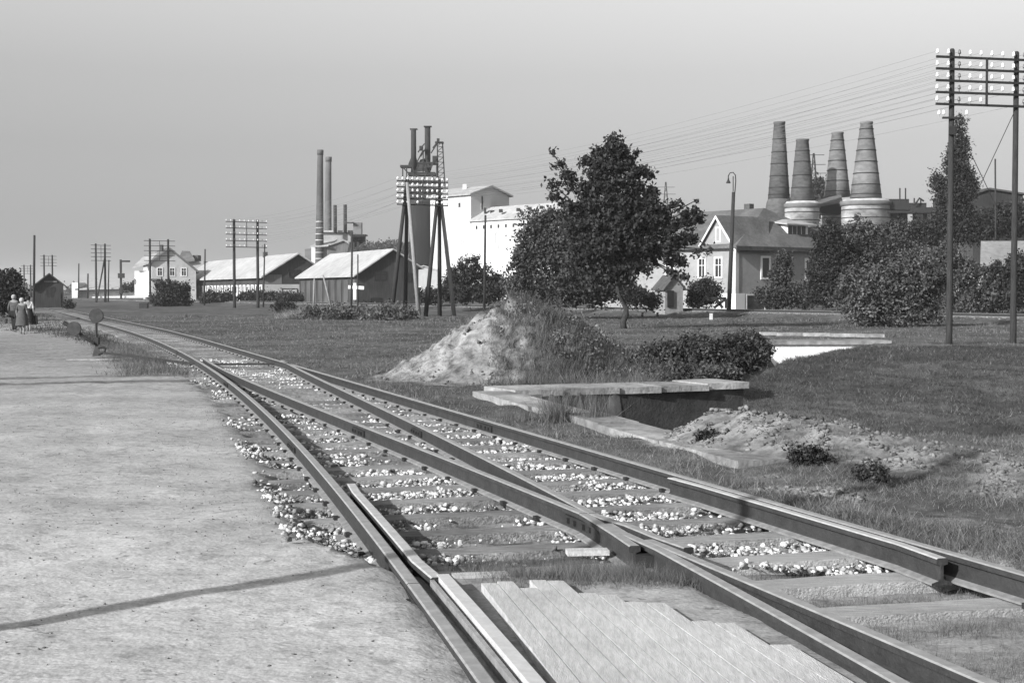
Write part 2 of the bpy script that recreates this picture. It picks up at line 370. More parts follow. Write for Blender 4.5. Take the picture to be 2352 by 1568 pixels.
# fishplates with bolt heads at joints
def fish(fn, Y, side):
    mb = MB(); x = float(fn(Y)); d = Vector((float(fn(Y+.5))-x, .5, 0)).normalized(); r_ = Vector((d.y, -d.x, 0))
    for s in (-1, 1):
        c = Vector((x, Y, -.077))+r_*s*.021; q = d.to_track_quat('Y', 'Z').to_matrix()
        mb.box(c, (.016, .56, .06), u=q)
        for k in (-.2, -.08, .08, .2): mb.box(c+r_*s*.016+d*k, (.024, .03, .03), u=q)
    mb.build('fishplate', M_iron, track)
for fn, Y in ((XA, 7.05), (XA, 14.0), (XA, 23.5), (XD, 6.9), (XD, 16.1), (XD, 27.5), (XB, 15.55), (XC, 15.5), (XB, 9.3), (XC, 9.3)): fish(fn, Y, 1)
# spacer blocks between check rails and running rails
mb = MB()
for Y in (7.6, 8.4, 9.3, 10.2): mb.box((float(XA(Y))+.058, Y, -.075), (.055, .07, .06))
for Y in (8.2, 9.1, 10.0, 10.7): mb.box((float(XD(Y))-.055, Y, -.075), (.05, .07, .06))
for Y in (8.3,): mb.box((float(XB(Y)), Y-.2, -.08), (.2, .09, .06))
mb.build('spacer_blocks', M_iron, track)['kind'] = 'stuff'
# sleepers
chairs = MB()
Y = 5.1; k = 0
while Y < 112:
    dx = float(XA(Y+.5)-XA(Y-.5)+XD(Y+.5)-XD(Y-.5))/2; d = Vector((dx, 1, 0)).normalized(); r_ = Vector((d.y, -d.x, 0))
    jt = random.uniform(-.03, .03)
    if Y > 31:
        c = (float(XA(Y)+XD(Y))/2); L0, L1 = -1.25, 1.25; base = Vector((c, Y, 0))
    else:
        c = float(XA(Y)); w_ = (float(XD(Y+.1))-c)*r_.x
        L0 = -.62-random.uniform(-.15, .3)*(Y > 12); L1 = w_+.55+random.uniform(-.1, .15)
        if Y < 7.9: L0 = (float(XB(Y))+.10-c); L1 += .1
        base = Vector((c, Y, 0))
    zt = -.152+rz(Y)
    if Y < 7.9: zt += random.uniform(-.01, .0)
    q = Matrix(((r_.x, d.x, 0), (r_.y, d.y, 0), (0, 0, 1)))
    seg = 5; mb = MB(); hw = .125+random.uniform(-.012, .012); pr = None
    for j in range(seg):      # slightly uneven adzed timber
        a = lerp(L0, L1, j/seg); b_ = lerp(L0, L1, (j+1)/seg)
        if pr is None: pr = (hw+random.uniform(-.008, .008), random.uniform(-.006, .004))
        nx = (hw+random.uniform(-.008, .008), random.uniform(-.006, .004))
        f3 = lambda u_, v_, z_: base+r_*u_+d*(v_+jt)+Vector((0, 0, z_))
        z0 = zt-.15
        mb.hexa([f3(a, -pr[0], z0), f3(b_, -nx[0], z0), f3(b_, nx[0], z0), f3(a, pr[0], z0),
                 f3(a, -pr[0]+.006, zt+pr[1]), f3(b_, -nx[0]+.006, zt+nx[1]), f3(b_, nx[0]-.006, zt+nx[1]), f3(a, pr[0]-.006, zt+pr[1])])
        pr = nx
    o = mb.build('sleeper', M_sleep if Y > 8.4 else M_sleepP, track)
    for fn in (XA, XD, XB, XC):
        if fn in (XB, XC) and (Y > 30 or Y < 9.3): continue
        if fn is XA and Y < 8: continue
        x = float(fn(Y))
        for s in (-1, 1):
            chairs.box(Vector((x, Y, zt+.012))+r_*s*.072+d*random.uniform(-.03, .03), (.035, random.uniform(.05, .09), .03), u=q)
    Y += .70 if Y < 60 else .75; k += 1
chairs.build('rail_chairs', M_iron, track)['kind'] = 'stuff'
# slide plates and stretcher bar at the switch toe
mb = MB()
for Y in np.arange(24.5, 31, .7):
    mb.box((float(XB(Y))-.02, Y, -.148), (.3, .14, .012)); mb.box((float(XC(Y))+.02, Y, -.148), (.3, .14, .012))
mb.build('slide_plates', M_foot, track)['kind'] = 'stuff'
MB().bar((float(XA(30.6)), 30.6, -.1), (float(XD(30.6)), 30.6, -.1), .04).build('stretcher_bar', M_iron, track)

# ------------------------------------------------------------------ level crossing planks
deck = thing('plank_crossing', 'pale worn plank deck of the level crossing between the rails at the bottom', 'level crossing', (0.5, 5, -.1))
ends = [7.22, 7.26, 7.10, 7.30, 7.28, 6.98, 6.94, 6.78, 6.75, 6.38, 6.34, 5.95]
npl = len(ends)
for k in range(npl):
    yt = ends[k]; y0 = 2.3; mb = MB(); prev = None; zz = -.034+random.uniform(-.0012, .0012)
    for y in np.linspace(y0, yt, 8):
        l_ = float(XA(y))+.30+.045*(y-5.6); r2 = float(XC(y))-.12
        wd = (r2-l_)/npl; l0 = l_+k*wd; l1 = l0+wd-.006
        cur = (l0, l1, y)
        if prev: mb.hexa([(prev[0], prev[2], zz-.07), (prev[1], prev[2], zz-.07), (cur[1], cur[2], zz-.07), (cur[0], cur[2], zz-.07), (prev[0], prev[2], zz), (prev[1], prev[2], zz), (cur[1], cur[2], zz), (cur[0], cur[2], zz)])
        prev = cur
    mb.build('plank', M_plank, deck)
# loose boards near the deck
mb = MB(); mb.box((-.17, 7.62, -.08), (.3, .10, .03), .18); tag(mb.build('loose_board', M_plank), 'short pale board lying in the grass above the plank deck', 'board')
mb = MB(); mb.box((.45, 8.45, -.1), (.25, .10, .03), .1); tag(mb.build('loose_board', M_plank), 'small pale board tucked under the end of the wing rail', 'board')

# ------------------------------------------------------------------ ballast stones (stuff)
def ico():
    t = (1+5**.5)/2
    v = np.array([(-1, t, 0), (1, t, 0), (-1, -t, 0), (1, -t, 0), (0, -1, t), (0, 1, t), (0, -1, -t), (0, 1, -t), (t, 0, -1), (t, 0, 1), (-t, 0, -1), (-t, 0, 1)])/math.sqrt(1+t*t)
    f = np.array([(0, 11, 5), (0, 5, 1), (0, 1, 7), (0, 7, 10), (0, 10, 11), (1, 5, 9), (5, 11, 4), (11, 10, 2), (10, 7, 6), (7, 1, 8), (3, 9, 4), (3, 4, 2), (3, 2, 6), (3, 6, 8), (3, 8, 9), (4, 9, 5), (2, 4, 11), (6, 2, 10), (8, 6, 7), (9, 8, 1)])
    return v, f
def stones(name, pts, size, m, label=None):
    v, f = ico(); n_ = len(pts); s = size*np.ones(n_) if np.isscalar(size) else size
    sc = s[:, None]*RNG.uniform(.6, 1.25, (n_, 3)); sc[:, 2] *= .75
    a = RNG.uniform(0, 6.28, n_); jit = RNG.uniform(.6, 1.3, (n_, 12, 1))
    q = v[None]*jit*sc[:, None, :]; c, s_ = np.cos(a)[:, None], np.sin(a)[:, None]
    X_ = q[..., 0]*c-q[..., 1]*s_; Y_ = q[..., 0]*s_+q[..., 1]*c
    q = np.stack([X_, Y_, q[..., 2]], -1)+pts[:, None, :]
    FF = (f[None]+(np.arange(n_)*12)[:, None, None]).reshape(-1, 3)
    o = npmesh(name, q.reshape(-1, 3), FF, m); tag(o, label, 'gravel', None, 'stuff'); return o
def scatter(n_, xf, y0, y1, pw=1.0):
    u = RNG.uniform(0, 1, n_); y = y0+(y1-y0)*u**pw; return y
# pale ballast in the cribs
N = 75000; y = scatter(N, None, 8.3, 34, 1.25); xa, xd = XA(y)-.55, XD(y)+.25; u = RNG.uniform(0, 1, N); x = xa+(xd-xa)*u
yc = ((y-x*0-.0-5.1) / .70) % 1          # crib phase follows the sleepers
slope = (x-XA(y))*.27; ph = ((y-slope-5.1)/.70) % 1
pat = nz(x, y, .8, 8)-.9*sm(0, -.5, x-XA(y))*sm(13, 17, y)
keep = (np.abs(ph-.5) < .34) & (pat+RNG.normal(0, .35, N)+.9*sm(0, 1, u) > -.05) & (np.abs(x-XB(y)) > .05) & (np.abs(x-XC(y)) > .05)
keep &= ~((y > 18) & (y < 24) & (x > XB(y)) & (x < XC(y)) & (pat < .6))
x, y = x[keep], y[keep]; s = (.006+.019*RNG.uniform(0, 1, len(x))**2.2)*(1+.012*y)
z = G(x, y)+s*.5+.014*RNG.uniform(0, 1, len(x))+.02*sm(0, .5, np.sin(y*3+x*5))
s_ok = 1; z = z+.022*np.clip(nz(x, y, 1.7, 8, 3), -.3, 1.4)+.012
sel = RNG.uniform(0, 1, len(x)) < np.where(x < XA(y), .5, .72)
stones('ballast_stones', np.stack([x, y, z], -1)[sel], s[sel], M_stone, 'white limestone ballast lying between the sleepers')
stones('grey_ballast', np.stack([x, y, z-.006], -1)[~sel], s[~sel], M_stone2, 'grey weathered ballast mixed between the sleepers')
# stones on mound and heap and yard crumbs
M_rub = mat('earth_clod', .13, .3, 18, .95, .5, 60, isl=.55)
N = 9000; x = RNG.normal(-.6, 1.3, N); y = RNG.normal(25.2, 1.2, N); k_ = dirt_light_mask(x, y) > .6; x, y = x[k_], y[k_]
stones('mound_rubble', np.stack([x, y, G(x, y)+.01], -1), (.008+.035*RNG.uniform(0, 1, len(x))**2.5), M_rub, 'crumbly rubble on the spoil mound')
N = 12000; x = RNG.uniform(1.6, 5.4, N); y = RNG.uniform(10.3, 15.6, N); k_ = (dirt_light_mask(x, y) > .5) & (x > XD(y)+.5); x, y = x[k_], y[k_]
stones('heap_rubble', np.stack([x, y, G(x, y)+.005], -1), (.006+.03*RNG.uniform(0, 1, len(x))**2.5), M_rub, 'small clods on the earth heap beside the pit')
N = 5000; y = RNG.uniform(3.8, 20, N); x = XA(y)-RNG.uniform(.15, 9, N)
stones('yard_pebbles', np.stack([x, y, G(x, y)+.001], -1), RNG.uniform(.002, .009, N)*(1+.6*(RNG.uniform(0, 1, N) < .05)), M_stone2, 'small pebbles strewn over the dirt yard')
v, f = ico()
def bigstone(x, y, s, label):
    q = v*RNG.uniform(.8, 1.15, (12, 1))*np.array([s*1.3, s, s*.8]); tag(npmesh('stone', q+np.array([x, y, float(G(x, y))+s*.5]), f, M_stone), label, 'stone')
c = P(1545, 1137, 11.3); bigstone(c.x, 11.1, .055, 'large white stone lying in front of the right running rail')

# ------------------------------------------------------------------ pit, copings, walls
pit = thing('sunken_pit', 'sunken concrete pit with broken coping slabs beside the right rail', 'pit', (1.5, 19, -.1))
def slabs(name, a, b_, wdt, side, n_, zt, th, m, par, ov=.0):
    a, b_ = Vector(a), Vector(b_); d = (b_-a).normalized(); s_ = Vector((-d.y, d.x))*side; L = (b_-a).length
    cuts = [0]+sorted(random.uniform(.9, 1.1)*L*(k+1)/n_ for k in range(n_-1))+[L]
    for k in range(n_):
        u0, u1 = cuts[k]+.008, cuts[k+1]-.008; z = zt+random.uniform(-.012, .012); mb = MB(); w2 = wdt*random.uniform(.93, 1.04); tilt = random.uniform(-.01, .01)
        A_ = a+d*u0; B_ = a+d*u1
        pts2 = [A_-s_*ov*random.uniform(.5, 1.4), B_-s_*ov*random.uniform(.5, 1.4), B_+s_*w2, A_+s_*w2]
        if side < 0: pts2 = pts2[::-1]
        mb.hexa([(q.x, q.y, z-th) for q in pts2]+[(q.x, q.y, z+(tilt if i_ in (1, 2) else 0)) for i_, q in enumerate(pts2)])
        mb.build(name, m, par)
pe = p0+EN*9.0
slabs('coping_slab', p0+Vector((-.10, .15)), pe, .50, -1, 7, -.03, .13, M_conc, pit, .03)
slabs('coping_slab', p0+Vector((.0, .22)), p1+Vector((.05, .03)), 1.0, 1, 5, -.03, .10, M_conc, pit, .12)
def wall(a, b_, th, z0, z1, name, m, par, side=1):
    a, b_ = Vector(a), Vector(b_); d = (b_-a).normalized(); s_ = Vector((-d.y, d.x))*side*th
    q = [a, b_, b_+s_, a+s_]
    if side < 0: q = q[::-1]
    mb = MB(); mb.hexa([(p.x, p.y, z0) for p in q]+[(p.x, p.y, z1) for p in q]); return mb.build(name, m, par)
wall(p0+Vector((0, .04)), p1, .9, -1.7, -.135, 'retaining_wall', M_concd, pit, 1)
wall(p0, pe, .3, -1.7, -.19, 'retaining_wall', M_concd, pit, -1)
# far white retaining wall and copings
fw = thing('white_retaining_wall', 'flaking white retaining wall at the far end of the trench', 'wall', (9, 44, -.5))
MB().hexa([(7.2, 43.6, -1.8), (11.6, 43.9, -1.8), (11.6, 44.4, -1.8), (7.2, 44.1, -1.8), (7.2, 43.6, -.17), (11.6, 43.9, -.17), (11.6, 44.4, -.17), (7.2, 44.1, -.17)]).build('wall_face', mat('flaking_whitewash', .75, .22, 3, .9, .5, 12, st=(3, 3, .8)), fw)
MB().hexa([(7.1, 43.5, -.165), (11.7, 43.8, -.165), (11.7, 45.4, -.165), (7.1, 45.1, -.165), (7.1, 43.5, -.05), (11.7, 43.8, -.05), (11.7, 45.4, -.05), (7.1, 45.1, -.05)]).build('coping', mat('dirty_concrete', .2, .4, 4, .95, .5, big=.3), fw)
fc_ = thing('concrete_edging', 'low pale concrete edging strip in the grass beyond the white wall', 'kerb', (10, 51, -.1))
for k in range(5):
    a = P(1720+k*60, 763+k*1.6, 52); MB().box((PX(1752+k*60, 52-k*.5), 52-k*.6, -.07), (.93, .35, .12), -.1).build('edging_block', M_conc, fc_)

# ------------------------------------------------------------------ main line in the background
ml = thing('main_line_track', 'main line railway track crossing the background on a low bank', 'railway track', (10, 102.7, .15))
ld = Vector((-.489, .8723)); 
for off in (-.75, .75):
    pts = []
    for s in np.linspace(-45, 330, 60):
        q = Vector((26.4, 73.5))+ld*s+Vector(MLN)*off; pts.append((q.x, q.y, .31))
    rail(pts, 'rail', ml)
mb = MB()
for s in np.arange(-30, 190, .7):
    q = Vector((26.4, 73.5))+ld*s; mb.box((q.x, q.y, .10), (2.5, .25, .12), math.atan2(MLN[1], MLN[0]))
mb.build('sleepers', M_sleep, ml)['kind'] = 'stuff'
N = 9000; s = RNG.uniform(-30, 120, N); t_ = RNG.normal(0, 1.3, N); x = 26.4+ld.x*s+MLN[0]*t_; y = 73.5+ld.y*s+MLN[1]*t_
stones('main_line_ballast', np.stack([x, y, G(x, y)+.01], -1), RNG.uniform(.03, .06, N), M_stone2, 'grey ballast along the main line bank')

# ------------------------------------------------------------------ vegetation
def leaves(name, C_, S, n_, m, parent=None, dens=None, clump=.35, shell=.55, gap=.0, aspect=1.5, nclump=None, flat=.0):
    """C_ list of (x,y,z,rx,ry,rz) ellipsoids; S leaf size"""
    C_ = np.array(C_, dtype=float); vol = (C_[:, 3]*C_[:, 5]); vol = vol/vol.sum()
    S = S*.68; n_ = int(n_*1.6); cl = nclump or max(6, int(n_/24)); who = RNG.choice(len(C_), cl, p=vol)
    d = RNG.normal(0, 1, (cl, 3)); d /= np.linalg.norm(d, axis=1)[:, None]; r = RNG.uniform(shell**3, 1, cl)**(1/3)
    cc = C_[who, :3]+d*C_[who, 3:]*r[:, None]
    k = RNG.integers(0, cl, n_); cs = clump*RNG.uniform(.4, 1.25, cl)
    p = cc[k]+RNG.normal(0, .5, (n_, 3))*cs[k][:, None]
    a = RNG.normal(0, 1, (n_, 3)); a /= np.linalg.norm(a, axis=1)[:, None]
    b_ = np.cross(a, RNG.normal(0, 1, (n_, 3))); b_ /= np.linalg.norm(b_, axis=1)[:, None]
    s = (S*RNG.uniform(.6, 1.3, n_))[:, None]
    V_ = np.stack([p-a*s*.5*aspect, p-b_*s*.42, p+a*s*.5*aspect, p+b_*s*.42], 1).reshape(-1, 3)
    return npmesh(name, V_, np.arange(n_*4).reshape(-1, 4), m, parent)
L_dark = leafmat('leaf_dark', .034, .6); L_mid = leafmat('leaf_mid', .062, .6); L_pale = leafmat('leaf_pale', .085); M_bark = mat('bark', .035, .5, 8, .95, .8, 20, st=(4, 4, .6))
def lobes(spec, Y, dep=.8):
    out = []
    for q in spec:
        x, y_, rx, ry = q[:4]; dY = q[4] if len(q) > 4 else 0
        Yk = Y+dY; s = Yk/3267; out.append((PX(x, Yk), Yk, PZ(y_, Yk), rx*s, rx*s*dep, ry*s))
    return out
def tree(name, label, cat, base, trunk, spec, Y, S, n_, m, group=None, clump=.35, shell=.5, dep=.8, limbs=True, r0=.12, nclump=None):
    if not trunk and len(spec) > 2 and Y > 60:
        ex = []
        for q in spec:
            for _ in range(3):
                t_ = random.uniform(.15, 2.99); ex.append((q[0]+q[2]*1.02*math.cos(t_), q[1]-q[3]*1.05*math.sin(t_), q[2]*random.uniform(.10, .22), q[3]*random.uniform(.12, .25)))
        spec = list(spec)+ex
    gz = float(G(PX(base, Y), Y)); b0 = Vector((PX(base, Y), Y, gz)); r = thing(name, label, cat, b0, group); lb = lobes(spec, Y, dep)
    mb = MB()
    if trunk:
        pts = [b0+Vector((0, 0, -.2))]+[P(x, y_, Y) for x, y_ in trunk]; mb.tube(pts, [lerp(r0, r0*.45, i/(len(pts)-1)) for i in range(len(pts))], 8)
        top = pts[-1]; j0 = pts[-2]
    else: top = b0+Vector((0, 0, .3)); j0 = b0; mb.tube([b0+Vector((0, 0, -.1)), b0+Vector((0, 0, .3 if Y > 50 else .05))], r0*.6*(1 if Y > 50 else .06), 6)
    tr = mb.build('trunk' if trunk else 'stem', M_bark, r, True)
    if limbs:
        for q in lb:
            e_ = Vector(q[:3]); mid_ = top.lerp(e_, .5)+Vector((random.uniform(-.2, .2), random.uniform(-.2, .2), random.uniform(-.1, .25)))*min(1, q[3])
            MB().tube([top.lerp(j0, random.uniform(0, .6)), mid_, e_, e_+Vector((random.uniform(-.5, .5)*q[3], random.uniform(-.5, .5)*q[4], q[5]*.6))], [r0*.4, r0*.28, r0*.14, r0*.04], 5).build('branch', M_bark, r)
    leaves('crown', lb, S, n_, m, r, clump=clump, shell=shell, nclump=nclump)
    return r

# the fruit tree in the middle
tree('fruit_tree', 'bushy dark tree with crooked bare trunk standing alone in the field', 'tree', 1434, [(1431, 740), (1438, 722), (1438, 708), (1430, 690), (1418, 668), (1415, 640), (1412, 560)],
     [(1406, 318, 14, 14), (1412, 345, 26, 16), (1378, 352, 14, 9), (1350, 372, 20, 10), (1440, 366, 18, 12), (1462, 350, 12, 8), (1400, 382, 40, 20), (1448, 395, 26, 20), (1360, 400, 22, 12), (1269, 352, 7, 10), (1280, 378, 14, 9), (1305, 400, 16, 10), (1274, 425, 16, 7), (1322, 428, 26, 12), (1352, 440, 18, 12), (1280, 452, 20, 6), (1312, 470, 30, 9), (1400, 425, 42, 20), (1455, 432, 24, 18), (1492, 400, 14, 8), (1478, 388, 10, 6), (1420, 468, 60, 22), (1360, 480, 50, 18), (1490, 445, 18, 20), (1475, 480, 40, 22), (1515, 488, 22, 18), (1550, 470, 14, 8), (1566, 490, 18, 8), (1594, 462, 10, 7), (1592, 490, 16, 9), (1430, 515, 85, 30), (1345, 525, 50, 26), (1520, 520, 40, 20), (1570, 515, 28, 10), (1600, 506, 16, 7), (1400, 565, 90, 30), (1490, 565, 60, 24), (1550, 552, 34, 12), (1582, 545, 20, 7), (1625, 572, 12, 3), (1608, 580, 10, 3), (1520, 595, 40, 14), (1560, 602, 24, 8), (1340, 585, 45, 28), (1400, 612, 55, 18), (1460, 612, 45, 14), (1545, 628, 28, 6), (1572, 636, 14, 5), (1380, 640, 40, 12), (1430, 640, 20, 10)],
     62, .2, 17000, L_dark, clump=.26, shell=.05, r0=.15, nclump=1150)
tree('lime_tree', 'broad dense spreading tree behind the fruit tree with drooping edge', 'tree', 1290, [(1290, 640)],
     [(1285, 535, 60, 50), (1240, 515, 28, 22), (1222, 545, 30, 28), (1330, 560, 90, 75), (1215, 590, 38, 36), (1300, 620, 95, 50), (1195, 628, 28, 28), (1400, 600, 70, 80), (1262, 492, 22, 14), (1390, 520, 60, 50), (1340, 660, 80, 35), (1184, 648, 18, 14), (1212, 498, 10, 6)],
     84, .22, 24000, L_mid, clump=.55, shell=.5, r0=.25, nclump=1300)
# bushes along the main line and around the house
BG = 'bushes along the far side of the main line'
def bush(label, base, spec, Y, S, n_, m=None, clump=.5, group=None, cat='bush', name='bush', shell=.45, dep=.7, nclump=None):
    nclump = nclump or max(8, int(n_/22)); clump = clump*.8
    return tree(name, label, cat, base, None, spec, Y, S, n_, m or L_mid, group, clump, shell, dep, False, .12, nclump)
bush('rounded bush topped by airy shoots in front of the white factory wall', 1080, [(1075, 610, 24, 16), (1058, 640, 36, 20), (1108, 628, 24, 14), (1140, 655, 30, 22), (1100, 672, 75, 22), (1050, 672, 40, 18)], 118, .24, 9000, L_dark)
bush('low ragged bush beneath the spreading tree left of the mound', 1210, [(1200, 670, 40, 28), (1240, 675, 40, 28), (1290, 680, 50, 20), (1350, 685, 40, 18)], 88, .2, 6000)
bush('broad dark bush between the silo trestle and the shrubbery', 1040, [(1035, 665, 22, 28), (985, 680, 30, 16)], 128, .24, 2500, L_dark)
bush('bush under the right edge of the spreading tree', 1475, [(1455, 682, 34, 18), (1440, 665, 24, 14)], 92, .18, 2400)
bush('round leafy bush against the left wall of the house', 1622, [(1618, 670, 34, 26), (1600, 685, 22, 15)], 99, .2, 3600, L_dark)
bush('low bush between the little hut and the spreading tree', 1510, [(1494, 690, 18, 13)], 92, .2, 900)
bush('tall pointed shrub before the right wall of the house', 1795, [(1798, 610, 14, 32), (1790, 632, 22, 20), (1765, 684, 28, 24), (1800, 676, 32, 28), (1842, 682, 30, 24)], 99, .2, 6500, L_mid)
bush('large rounded shrub hiding the right end of the house', 1900, [(1905, 592, 40, 42), (1930, 640, 55, 50), (1885, 660, 34, 45), (1900, 550, 34, 34)], 94, .2, 11000, L_dark)
bush('high dark shrub below the largest kiln drum', 1985, [(1960, 550, 65, 40), (2020, 560, 60, 45), (1985, 600, 80, 60), (2050, 610, 60, 60)], 96, .22, 11000, L_mid)
bush('huge sprawling bramble thicket left of the near telegraph poles', 2040, [(2000, 680, 90, 55), (2080, 660, 80, 70), (2040, 720, 110, 30), (2120, 630, 60, 60), (2100, 720, 70, 35)], 66, .16, 15000, L_pale, clump=.4)
bush('tall shrub with pale twigs between the two near poles', 2210, [(2190, 640, 55, 60), (2240, 650, 50, 50), (2270, 680, 50, 40), (2200, 700, 70, 30), (2165, 600, 40, 50)], 84, .18, 8000, L_pale)
bush('dark shrub at the right edge behind the second near pole', 2330, [(2320, 650, 45, 50), (2350, 620, 35, 40), (2290, 690, 45, 20), (2350, 690, 40, 25)], 84, .18, 7000, L_dark)
bush('dark treetops under the hilltop shed at the right edge', 2300, [(2280, 510, 45, 32), (2330, 505, 50, 35), (2250, 530, 35, 35), (2370, 500, 40, 40)], 135, .3, 7000, L_dark, clump=.8)
bush('bush growing against the rising ground below the gantry', 2090, [(2090, 545, 50, 28), (2150, 540, 40, 30), (2060, 530, 30, 20)], 120, .25, 5000, L_dark, clump=.7)
bush('dark tree mass behind the second and third kilns', 1885, [(1880, 440, 20, 32), (1890, 480, 35, 30)], 260, .6, 2500, L_dark, clump=1.2)
bush('dark round bush right of the bush by the station house', 395, [(395, 672, 40, 28), (380, 690, 35, 18), (420, 690, 22, 16)], 160, .3, 5000, L_dark, clump=.7)
bush('hedge in front of the distant station building', 330, [(325, 656, 25, 8), (300, 660, 18, 6)], 240, .4, 1200, L_dark, clump=.8)
bush('dark thicket behind the walkers at the left edge', 15, [(20, 655, 30, 25), (-10, 670, 40, 40), (30, 685, 25, 22), (5, 700, 30, 15)], 84, .2, 8000, L_dark)
bush('small bush at the right corner of the wooden hut', 155, [(155, 700, 12, 9)], 140, .2, 500, L_dark)
for x, y_, rx, ry, lb in ((600, 676, 16, 9, 'shrub against the long shed near its white panels'), (572, 680, 20, 6, 'low shrub before the middle of the long shed'), (655, 706, 24, 8, 'isolated dark weed bush in the field before the dark barn'), (500, 684, 40, 7, 'low weedy hedge in front of the long shed'), (650, 690, 50, 6, 'low hedge before the barn between the sheds'), (855, 686, 40, 7, 'low hedge beside the dark barn gable')):
    bush(lb, x, [(x, y_, rx, ry)], 110, .2, int(rx*ry*7), L_dark, clump=.5) if y_ > 700 else bush(lb, x, [(x, 686, rx, 6+ry*.5), (x-rx*.4, 684-ry*.5, rx*.35, ry*.6), (x+rx*.45, 688, rx*.4, ry*.5)], 186, .34, int(rx*ry*9+600), L_dark, clump=.8)
# poplar
tree('poplar_tree', 'tall narrow poplar tree behind the near telegraph pole', 'tree', 2190, [(2190, 520), (2192, 400), (2194, 300)],
     [(2200, 285, 9, 28), (2197, 330, 17, 40), (2190, 380, 24, 50), (2205, 430, 28, 60), (2180, 470, 30, 60), (2150, 425, 13, 30), (2225, 425, 14, 32), (2168, 520, 35, 40), (2215, 520, 35, 45), (2205, 350, 18, 28)], 120, .22, 15000, L_dark, clump=.55, shell=.4, r0=.2, limbs=False)
# bushes in the trench behind the pit wall
TB = 0
for x, y_, rx, ry, Yk, lb in ((1450, 845, 50, 30, 28, 'pale tall weed bush at the foot of the mound'), (1520, 830, 60, 42, 29, 'leafy bush filling the trench behind the pit wall, nearest the mound'), (1600, 815, 65, 45, 31, 'leafy bush in the middle of the trench behind the pit wall'), (1690, 810, 60, 45, 33, 'bush in the trench just left of the white wall'), (1725, 800, 45, 38, 37, 'dark bush hanging over the left edge of the white wall'), (1590, 860, 110, 18, 26.5, 'low weeds growing along the back of the pit slab')):
    bush(lb, x, [(x, y_, rx, ry), (x+rx*.4, y_+ry*.3, rx*.6, ry*.7), (x-rx*.4, y_+ry*.25, rx*.6, ry*.7)], Yk, .075, 9000, L_mid, clump=.16, group='bushes in the trench behind the pit', shell=.3, dep=.8)

# grasses: fans of thin blades (stuff)
def blades(name, x, y, h, w, m, label, lean=.5, z=None, cat='grass', kind='stuff', parent=None):
    n_ = len(x); z = G(x, y) if z is None else z; a = RNG.uniform(0, 6.28, n_); l_ = RNG.normal(0, lean, (n_, 2))*h[:, None]
    dx, dy = np.cos(a)*w*.5, np.sin(a)*w*.5
    B0 = np.stack([x-dx, y-dy, z-.01], -1); B1 = np.stack([x+dx, y+dy, z-.01], -1)
    M1 = np.stack([x+dx*.35+l_[:, 0]*.4, y+dy*.35+l_[:, 1]*.4, z+h*.6], -1); T_ = np.stack([x+l_[:, 0], y+l_[:, 1], z+h*(1-.25*np.minimum(1, np.hypot(l_[:, 0], l_[:, 1])/np.maximum(h, .01)))], -1)
    V_ = np.stack([B0, B1, T_], 1).reshape(-1, 3); F_ = np.arange(n_*3).reshape(-1, 3)
    o = npmesh(name, V_, F_, m, parent); tag(o, label, cat, None, kind); return o
def blades_at(cx, cy, n_per, spread):
    k = np.repeat(np.arange(len(cx)), n_per); return cx[k]+RNG.normal(0, 1, len(k))*spread, cy[k]+RNG.normal(0, 1, len(k))*spread
Gr1 = leafmat('grass_dull', .12, .5, .5); Gr2 = leafmat('grass_dry', .20, .35, .9); Gr3 = leafmat('grass_dark', .045, .5, .6)
# field to the right of the track, density falling off with distance
def field(n_, y0, y1, pw, xl, xr): 
    y = y0*(y1/y0)**(RNG.uniform(0, 1, n_)**pw); u = RNG.uniform(0, 1, n_); x = xl(y)+(xr(y)-xl(y))*u; return x, y
fr = lambda y: .37*y+.5
x, y = field(300000, 5, 95, 1.0, lambda y: XD(y)+.12, fr)
k_ = (mlq(x, y) < -2.4) & (dirt_light_mask(x, y) < .55+RNG.normal(0, .12, len(x))) & (nz(x, y, 1.1)+RNG.normal(0, .7, len(x)) > -.7)
vv_ = (x-p0.x)*NN.x+(y-p0.y)*NN.y; ww_ = (x-p0.x)*WN.x+(y-p0.y)*WN.y
k_ &= ~((vv_ > -.55) & (vv_ < .1) & (y < 21.6) & (y > 12.2)) & ~((ww_ < .2) & (ww_ > -1.15) & (vv_ > -.3) & (vv_ < 4.3) & (y < 25)) & ~((vv_ > 0) & (vv_ < 2.6) & (ww_ > 0) & (y > 13.6) & (y < 24))
x, y = x[k_], y[k_]; h = (.018+.04*RNG.uniform(0, 1, len(x))**2)*(1+.010*y)*(1+.38*nz(x, y, .9))
sel = RNG.uniform(0, 1, len(x)) < .22
blades('field_grass', x[~sel], y[~sel], np.abs(h[~sel]), (.0022+.00038*y[~sel])*RNG.uniform(.6, 1.3, int((~sel).sum())), Gr1, 'short grass covering the field beside the track', .8)
cy = 6*(16**RNG.uniform(0, 1, 900)); cx = XD(cy)+.3+RNG.uniform(0, 1, 900)*(.37*cy+.5-XD(cy)-.3); k9 = (mlq(cx, cy) < -3) & (nz(cx, cy, .5, 10, 7) > .5) & ~(((cx-p0.x)*NN.x+(cy-p0.y)*NN.y > -.8) & ((cx-p0.x)*WN.x+(cy-p0.y)*WN.y > -1.5) & (cx < 5))
xx, yy = blades_at(cx[k9], cy[k9], 45, .12); xx = xx+RNG.normal(0, .004, len(xx))*yy; blades('tall_grass', xx, yy, RNG.uniform(.03, .12, len(xx))*(1+.02*yy), .002+.0005*yy, Gr1, 'taller grass tufts scattered over the field', .6)
blades('dry_grass', x[sel], y[sel], np.abs(h[sel])*1.3, .0015+.00028*y[sel], Gr2, 'paler dry stalks standing in the field grass', .8)
